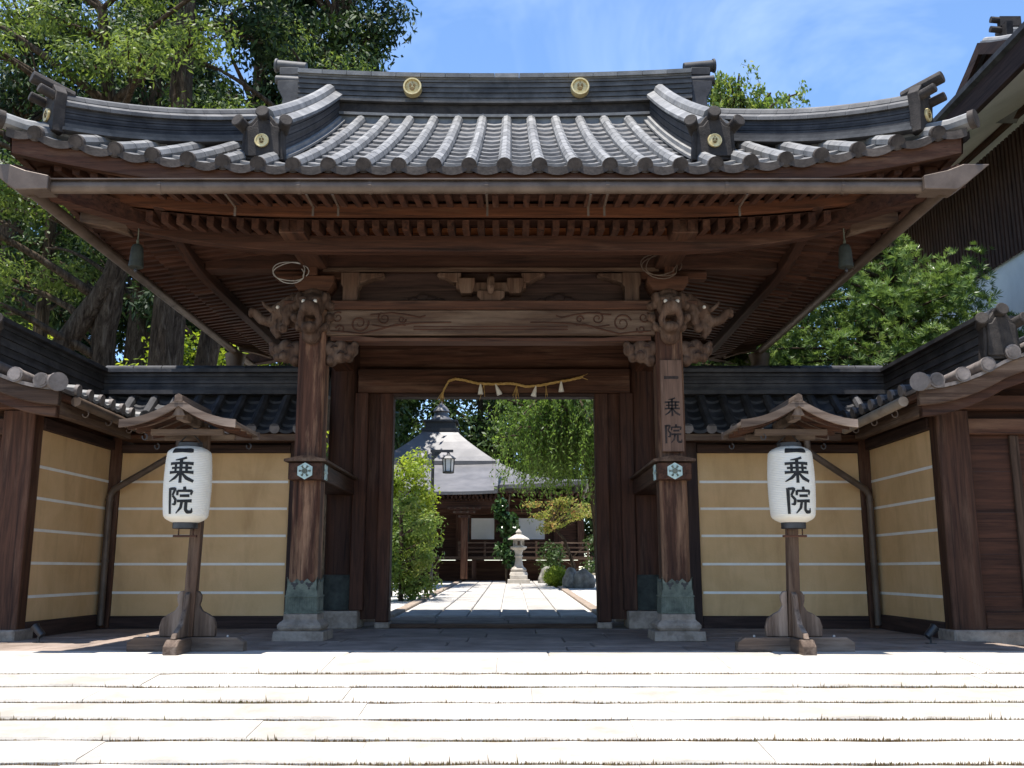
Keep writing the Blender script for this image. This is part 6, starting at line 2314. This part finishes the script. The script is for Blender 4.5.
# thick trunks standing close behind the wall
def old_trunk(label, x, y, r, lean, h, cl, mat, seed, per=260):
    random.seed(seed)
    return broadleaf('old_cedar', label, (x, y, 0),
                     [((x, y, 0), r * 1.15), ((x + lean * 0.3, y, h * 0.3), r), ((x + lean * 0.7, y, h * 0.65), r * 0.8), ((x + lean, y, h), r * 0.35)], cl, per, 0.20, 0.07, mat, 'old cedars behind the left wall', limb_r=0.07, droop=0.9, shell=0.3)
old_trunk('old tree with the thickest dark trunk, just left of the gate eave gutter', -5.62, 6.4, 0.29, -0.1, 12.5, rand_clumps((-5.4, 7.2, 12.4), (2.4, 1.2, 2.6), 20, 0.85, 53, 0.7), 'leaf_dark', 54)
random.seed(55)
broadleaf('old_cedar', 'old tree with a leaning grey trunk at the left edge of the photo', (-7.9, 6.4, 0),
          [((-8.6, 6.0, 0), 0.25), ((-8.1, 6.0, 2.6), 0.22), ((-7.35, 6.0, 4.1), 0.19), ((-6.5, 6.0, 5.5), 0.15), ((-6.2, 6.0, 7.5), 0.10)],
          rand_clumps((-7.4, 7.2, 7.4), (2.2, 1.1, 1.4), 14, 0.7, 56, 0.7), 240, 0.16, 0.06, 'leaf_mid', 'old cedars behind the left wall', limb_r=0.045, droop=0.8)
broadleaf('old_cedar', 'old tree with a slim pale trunk at the far left of the photo', (-8.9, 7.4, 0),
          [((-8.45, 7.4, 0), 0.16), ((-8.35, 7.4, 4.0), 0.14), ((-8.3, 7.4, 9.0), 0.07)],
          rand_clumps((-9.4, 8.0, 7.0), (1.7, 1.0, 2.0), 18, 0.75, 57, 0.7), 260, 0.16, 0.06, 'leaf_mid', 'old cedars behind the left wall', limb_r=0.045, droop=0.8)
# dark conifers behind
def conifer(label, x, y, h, r, seed, n=80, per=290, mat='leaf_dark', zlow=3.0):
    random.seed(seed)
    cl = []
    for i in range(n):
        f = (i + random.random()) / n
        z = zlow + (h - zlow) * f
        rr = r * (1 - 0.75 * f ** 1.5) * random.uniform(0.45, 1.0)
        a = random.uniform(0, 2 * math.pi)
        k = random.uniform(0.65, 1.15)
        cl.append(((x + rr * math.cos(a), y + rr * math.sin(a), z), (k, k, k * 0.85), random.uniform(0.7, 1.3)))
    return broadleaf('conifer', label, (x, y, 0), [((x, y, 0), 0.4), ((x, y, h * 0.5), 0.28), ((x, y, h), 0.04)], cl, per, 0.24, 0.085, mat, 'dark conifers behind the gate', limb_r=0.09, droop=1.2, shell=0.25)
conifer('tall dark conifer nearest the left end of the main ridge', -7.4, 17.2, 22.5, 3.2, 61, 110)
conifer('tall dark conifer at the edge of the open sky', -5.0, 16.6, 22, 2.9, 62, 110, zlow=6.5)
conifer('dark conifer behind the left corner ridge', -10.6, 17.5, 22, 3.4, 63, 110)
conifer('dark conifer at the far left behind the broadleaf tree', -14.6, 17.5, 22, 3.9, 64, 110)
for i, (x, y, h, r) in enumerate(((-18.5, 24, 19, 4.6), (-13.0, 26, 20, 4.4), (-8.0, 27, 21, 4.4))):
    forest_tree(x, y, h, r, ['dense dark tree farthest behind the wall at the left edge of the photo', 'dense dark tree farthest behind the two thickest trunks', 'dense dark tree farthest behind the left end of the ridge'][i], 'leaf_mid', 141 + i, 110, 230, 0.34, 0.0)
# sunlit yellow green growth farther back between the trunks, leaf colour raised for sun
for i, (x, y, zc_, r) in enumerate(((-9.1, 12.0, 3.2, 1.3), (-7.2, 12.3, 3.4, 1.2), (-5.3, 12.0, 3.2, 1.2), (-11.2, 12.2, 3.2, 1.5))):
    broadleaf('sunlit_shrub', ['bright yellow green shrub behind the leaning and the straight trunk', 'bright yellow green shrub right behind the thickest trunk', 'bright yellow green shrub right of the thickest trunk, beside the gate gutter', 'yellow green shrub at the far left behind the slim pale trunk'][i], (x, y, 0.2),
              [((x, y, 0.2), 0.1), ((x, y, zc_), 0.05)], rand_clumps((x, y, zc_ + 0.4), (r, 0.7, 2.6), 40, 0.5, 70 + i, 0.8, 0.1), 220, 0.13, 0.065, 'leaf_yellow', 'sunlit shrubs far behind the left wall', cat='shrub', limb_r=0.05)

# ================================================================== umbrella pine right of the gate
def umbrella_pine(label, base, centre, rad, n, seed):
    random.seed(seed)
    t = thing('umbrella_pine', label, 'tree', base)
    mb = MB()
    x, y = base[0], base[1]
    mb.tube([(x, y, base[2]), (x + 0.1, y, 2.5), (x, y + 0.05, 4.6), (x + 0.05, y, 6.3)], [0.2, 0.16, 0.1, 0.03], 12)
    V = []
    k = 0
    tufts = []
    while len(tufts) < int(n / 34):
        d = Vector((random.gauss(0, 1), random.gauss(0, 1), random.gauss(0, 1))).normalized()
        q = random.choice((1.0, 1.0, 0.95, 0.8, 0.6)) * random.uniform(0.88, 1.1)
        tufts.append((Vector((centre[0] + d.x * rad[0] * q, centre[1] + d.y * rad[1] * q, centre[2] + d.z * rad[2] * q)), random.uniform(0.22, 0.48)))
    while k < n:
        tc, tr = random.choice(tufts)
        d = Vector((random.gauss(0, 1), random.gauss(0, 1), random.gauss(0.35, 1))).normalized()
        c = tc + Vector((d.x, d.y, d.z * 0.7)) * tr * random.uniform(0.7, 1.05)
        if c.z < 0.6: continue
        k += 1
        ax = (d + Vector((0, 0, 0.7)) + Vector((random.uniform(-.4, .4), random.uniform(-.4, .4), random.uniform(-.3, .3)))).normalized()
        a = ax.orthogonal().normalized()
        b = ax.cross(a)
        L = random.uniform(0.07, 0.15)
        ph = random.uniform(0, 6)
        for j in range(15):
            th = ph + 2 * math.pi * j / 15 + random.uniform(-.15, .15)
            el = random.uniform(0.25, 0.95)
            dr = (a * math.cos(th) + b * math.sin(th)) * math.cos(el) + ax * math.sin(el)
            w = dr.cross(ax).normalized() * 0.0085
            l2 = L * random.uniform(0.8, 1.1)
            V += [c, c + dr * l2 * 0.5 + w, c + dr * l2, c + dr * l2 * 0.5 - w]
        if k % 70 == 0:
            limb(mb, (x, y, max(base[2] + 0.5, min(6.0, c.z - 0.4 * random.random()))), c, 0.035, 0.008, -0.03, 5)
    mb.build('trunk', 'bark', t, smooth=True, angle=80)
    np_mesh('crown', np.array([tuple(v) for v in V]), 4, 'leaf_pine', t)
    return t
umbrella_pine('bushy umbrella pine with bright needle whorls behind the right wall roof', (6.3, 5.2, 0), (6.0, 5.2, 3.6), (2.25, 1.5, 2.15), 9000, 81)
umbrella_pine('lower umbrella pine bush filling the gap beside the gate flank', (4.7, 6.6, 0), (4.7, 6.6, 2.7), (1.6, 1.1, 1.9), 4200, 82)

random.seed(401)
broadleaf('garden_tree', 'small dark leaved tree behind the right back wall, beside the gate flank', (3.6, 8.8, 0),
          [((3.6, 8.8, 0), 0.1), ((3.6, 8.8, 2.0), 0.08), ((3.7, 8.8, 4.6), 0.03)], rand_clumps((3.9, 8.8, 3.9), (2.0, 0.8, 1.5), 44, 0.5, 402, 0.8, 0.1), 260, 0.13, 0.06, 'leaf_mid', limb_r=0.03)
broadleaf('garden_tree', 'dark leaved tree in shade behind the bright umbrella pine', (6.2, 9.6, 0),
          [((6.2, 9.6, 0), 0.16), ((6.2, 9.6, 3.0), 0.1), ((6.2, 9.6, 5.6), 0.04)], rand_clumps((6.0, 9.6, 4.3), (2.6, 0.9, 2.3), 54, 0.6, 403, 0.8, 0.1), 260, 0.16, 0.07, 'leaf_dark', limb_r=0.04)
# ================================================================== white building at the right edge
BX = 8.5
bd = thing('white_building', 'large white plastered building with dark slatted upper wall at the right edge', 'building', (BX + 3, 4, 0))
def bbox(name, mat, x0, x1, y0, y1, z0, z1, parent=bd, bev=0.0):
    m_ = MB()
    m_.box(x0, x1, y0, y1, z0, z1)
    return m_.build(name, mat, parent, bevel=bev)
wa = bbox('wall', 'white', BX, BX + 7, -4.5, 13, 0, 8.02)
sl_ = MB()
y = -3.0
random.seed(90)
while y < 12.8:
    sl_.box(BX - 0.075, BX - 0.032, y, y + 0.075, 5.72, 7.72)
    y += 0.125
sl_.build('slatted_cladding', 'blackZ', wa)
bbox('cladding_board', 'blackZ', BX - 0.03, BX - 0.003, -3.0, 12.8, 5.75, 7.69, wa)
bbox('cladding_post', 'woodZ', BX - 0.1, BX - 0.004, -3.2, -3.005, 5.7, 8.0, wa)
so = MB()
so.prism([(BX - 0.003, 8.03), (BX - 0.003, 8.08), (BX - 1.32, 7.44), (BX - 1.32, 7.39)], -5.0, 13.5)
so.build('soffit', 'soffit', bd)
bbox('wall_plate', 'woodY', BX - 0.09, BX - 0.004, -5.0, 13.5, 7.90, 7.975)
ev = MB()
ev.prism([(BX - 1.33, 7.34), (BX - 1.42, 7.34), (BX - 1.44, 7.70), (BX - 1.33, 7.70)], -5.2, 13.7)
ev.build('eave_board', 'blackY', bd)
rfb = MB()
rfb.prism([(BX - 1.50, 7.80), (BX + 3.5, 10.1), (BX + 8.4, 7.80), (BX + 8.4, 7.7), (BX + 3.5, 9.9), (BX - 1.32, 7.60), (BX - 1.50, 7.72)], -5.4, 13.9)
rf_ = rfb.build('roof', 'tile_dark', bd)
# dormer gable above the eave with ridge-end ornament
gyc, gxf = 3.85, 7.35
dm = MB()
prof = [(-1.3, 7.86), (-0.85, 8.08), (-0.4, 8.30), (0, 8.52), (0.4, 8.30), (0.85, 8.08), (1.3, 7.86)]
for i in range(len(prof) - 1):
    (u0, v0), (u1, v1) = prof[i], prof[i + 1]
    dm.hexa([(gxf, gyc + u0, v0), (gxf, gyc + u1, v1), (gxf + 3, gyc + u1, v1), (gxf + 3, gyc + u0, v0), (gxf, gyc + u0, v0 + 0.05), (gxf, gyc + u1, v1 + 0.05), (gxf + 3, gyc + u1, v1 + 0.05), (gxf + 3, gyc + u0, v0 + 0.05)])
for k in range(7):
    for s2 in (-1, 1):
        dm.tube([(gxf + 0.08 + 0.3 * k, gyc + s2 * abs(u), v + 0.06) for u, v in prof[3:]], 0.05, 8)
dr_ = dm.build('dormer_roof', 'tile', bd)
df = MB()
df.prism([(gyc + u * 0.9, v - 0.06) for u, v in prof], gxf + 0.12, gxf + 0.2, plane='YZ')
df.build('dormer_gable', 'blackZ', dr_)
for s2 in (-1, 1):
    db = MB()
    db.sweep([(gxf - 0.02, gyc + s2 * u, v - 0.05) for u, v in prof[3:]], [(-0.03, -0.12), (0.03, -0.12), (0.03, 0.07), (-0.03, 0.07)], side=(1, 0, 0))
    db.build('dormer_bargeboard', 'blackY', dr_)
rg = MB()
rg.box(7.78, gxf + 3, gyc - 0.10, gyc + 0.10, 8.54, 8.70)
rg.tube([(7.78, gyc, 8.73), (gxf + 3, gyc, 8.73)], 0.07, 10)
rg.build('dormer_ridge', 'tile', dr_)
oe = MB()
oe.prism([(gyc - 0.2, 8.46), (gyc + 0.2, 8.46), (gyc + 0.15, 8.6), (gyc + 0.18, 8.80), (gyc - 0.18, 8.80), (gyc - 0.15, 8.6)], 7.68, 7.78, plane='YZ')
for (v, l) in ((8.93, 0.14), (8.77, 0.16), (8.50, 0.1)):
    oe.tube([(7.75, gyc, v - 0.02), (7.68 - l, gyc, v)], 0.05, 10)
oe.box(7.66, 7.98, gyc - 0.05, gyc + 0.05, 8.80, 8.96)
oe.build('ridge_end_tile', 'oni', dr_)
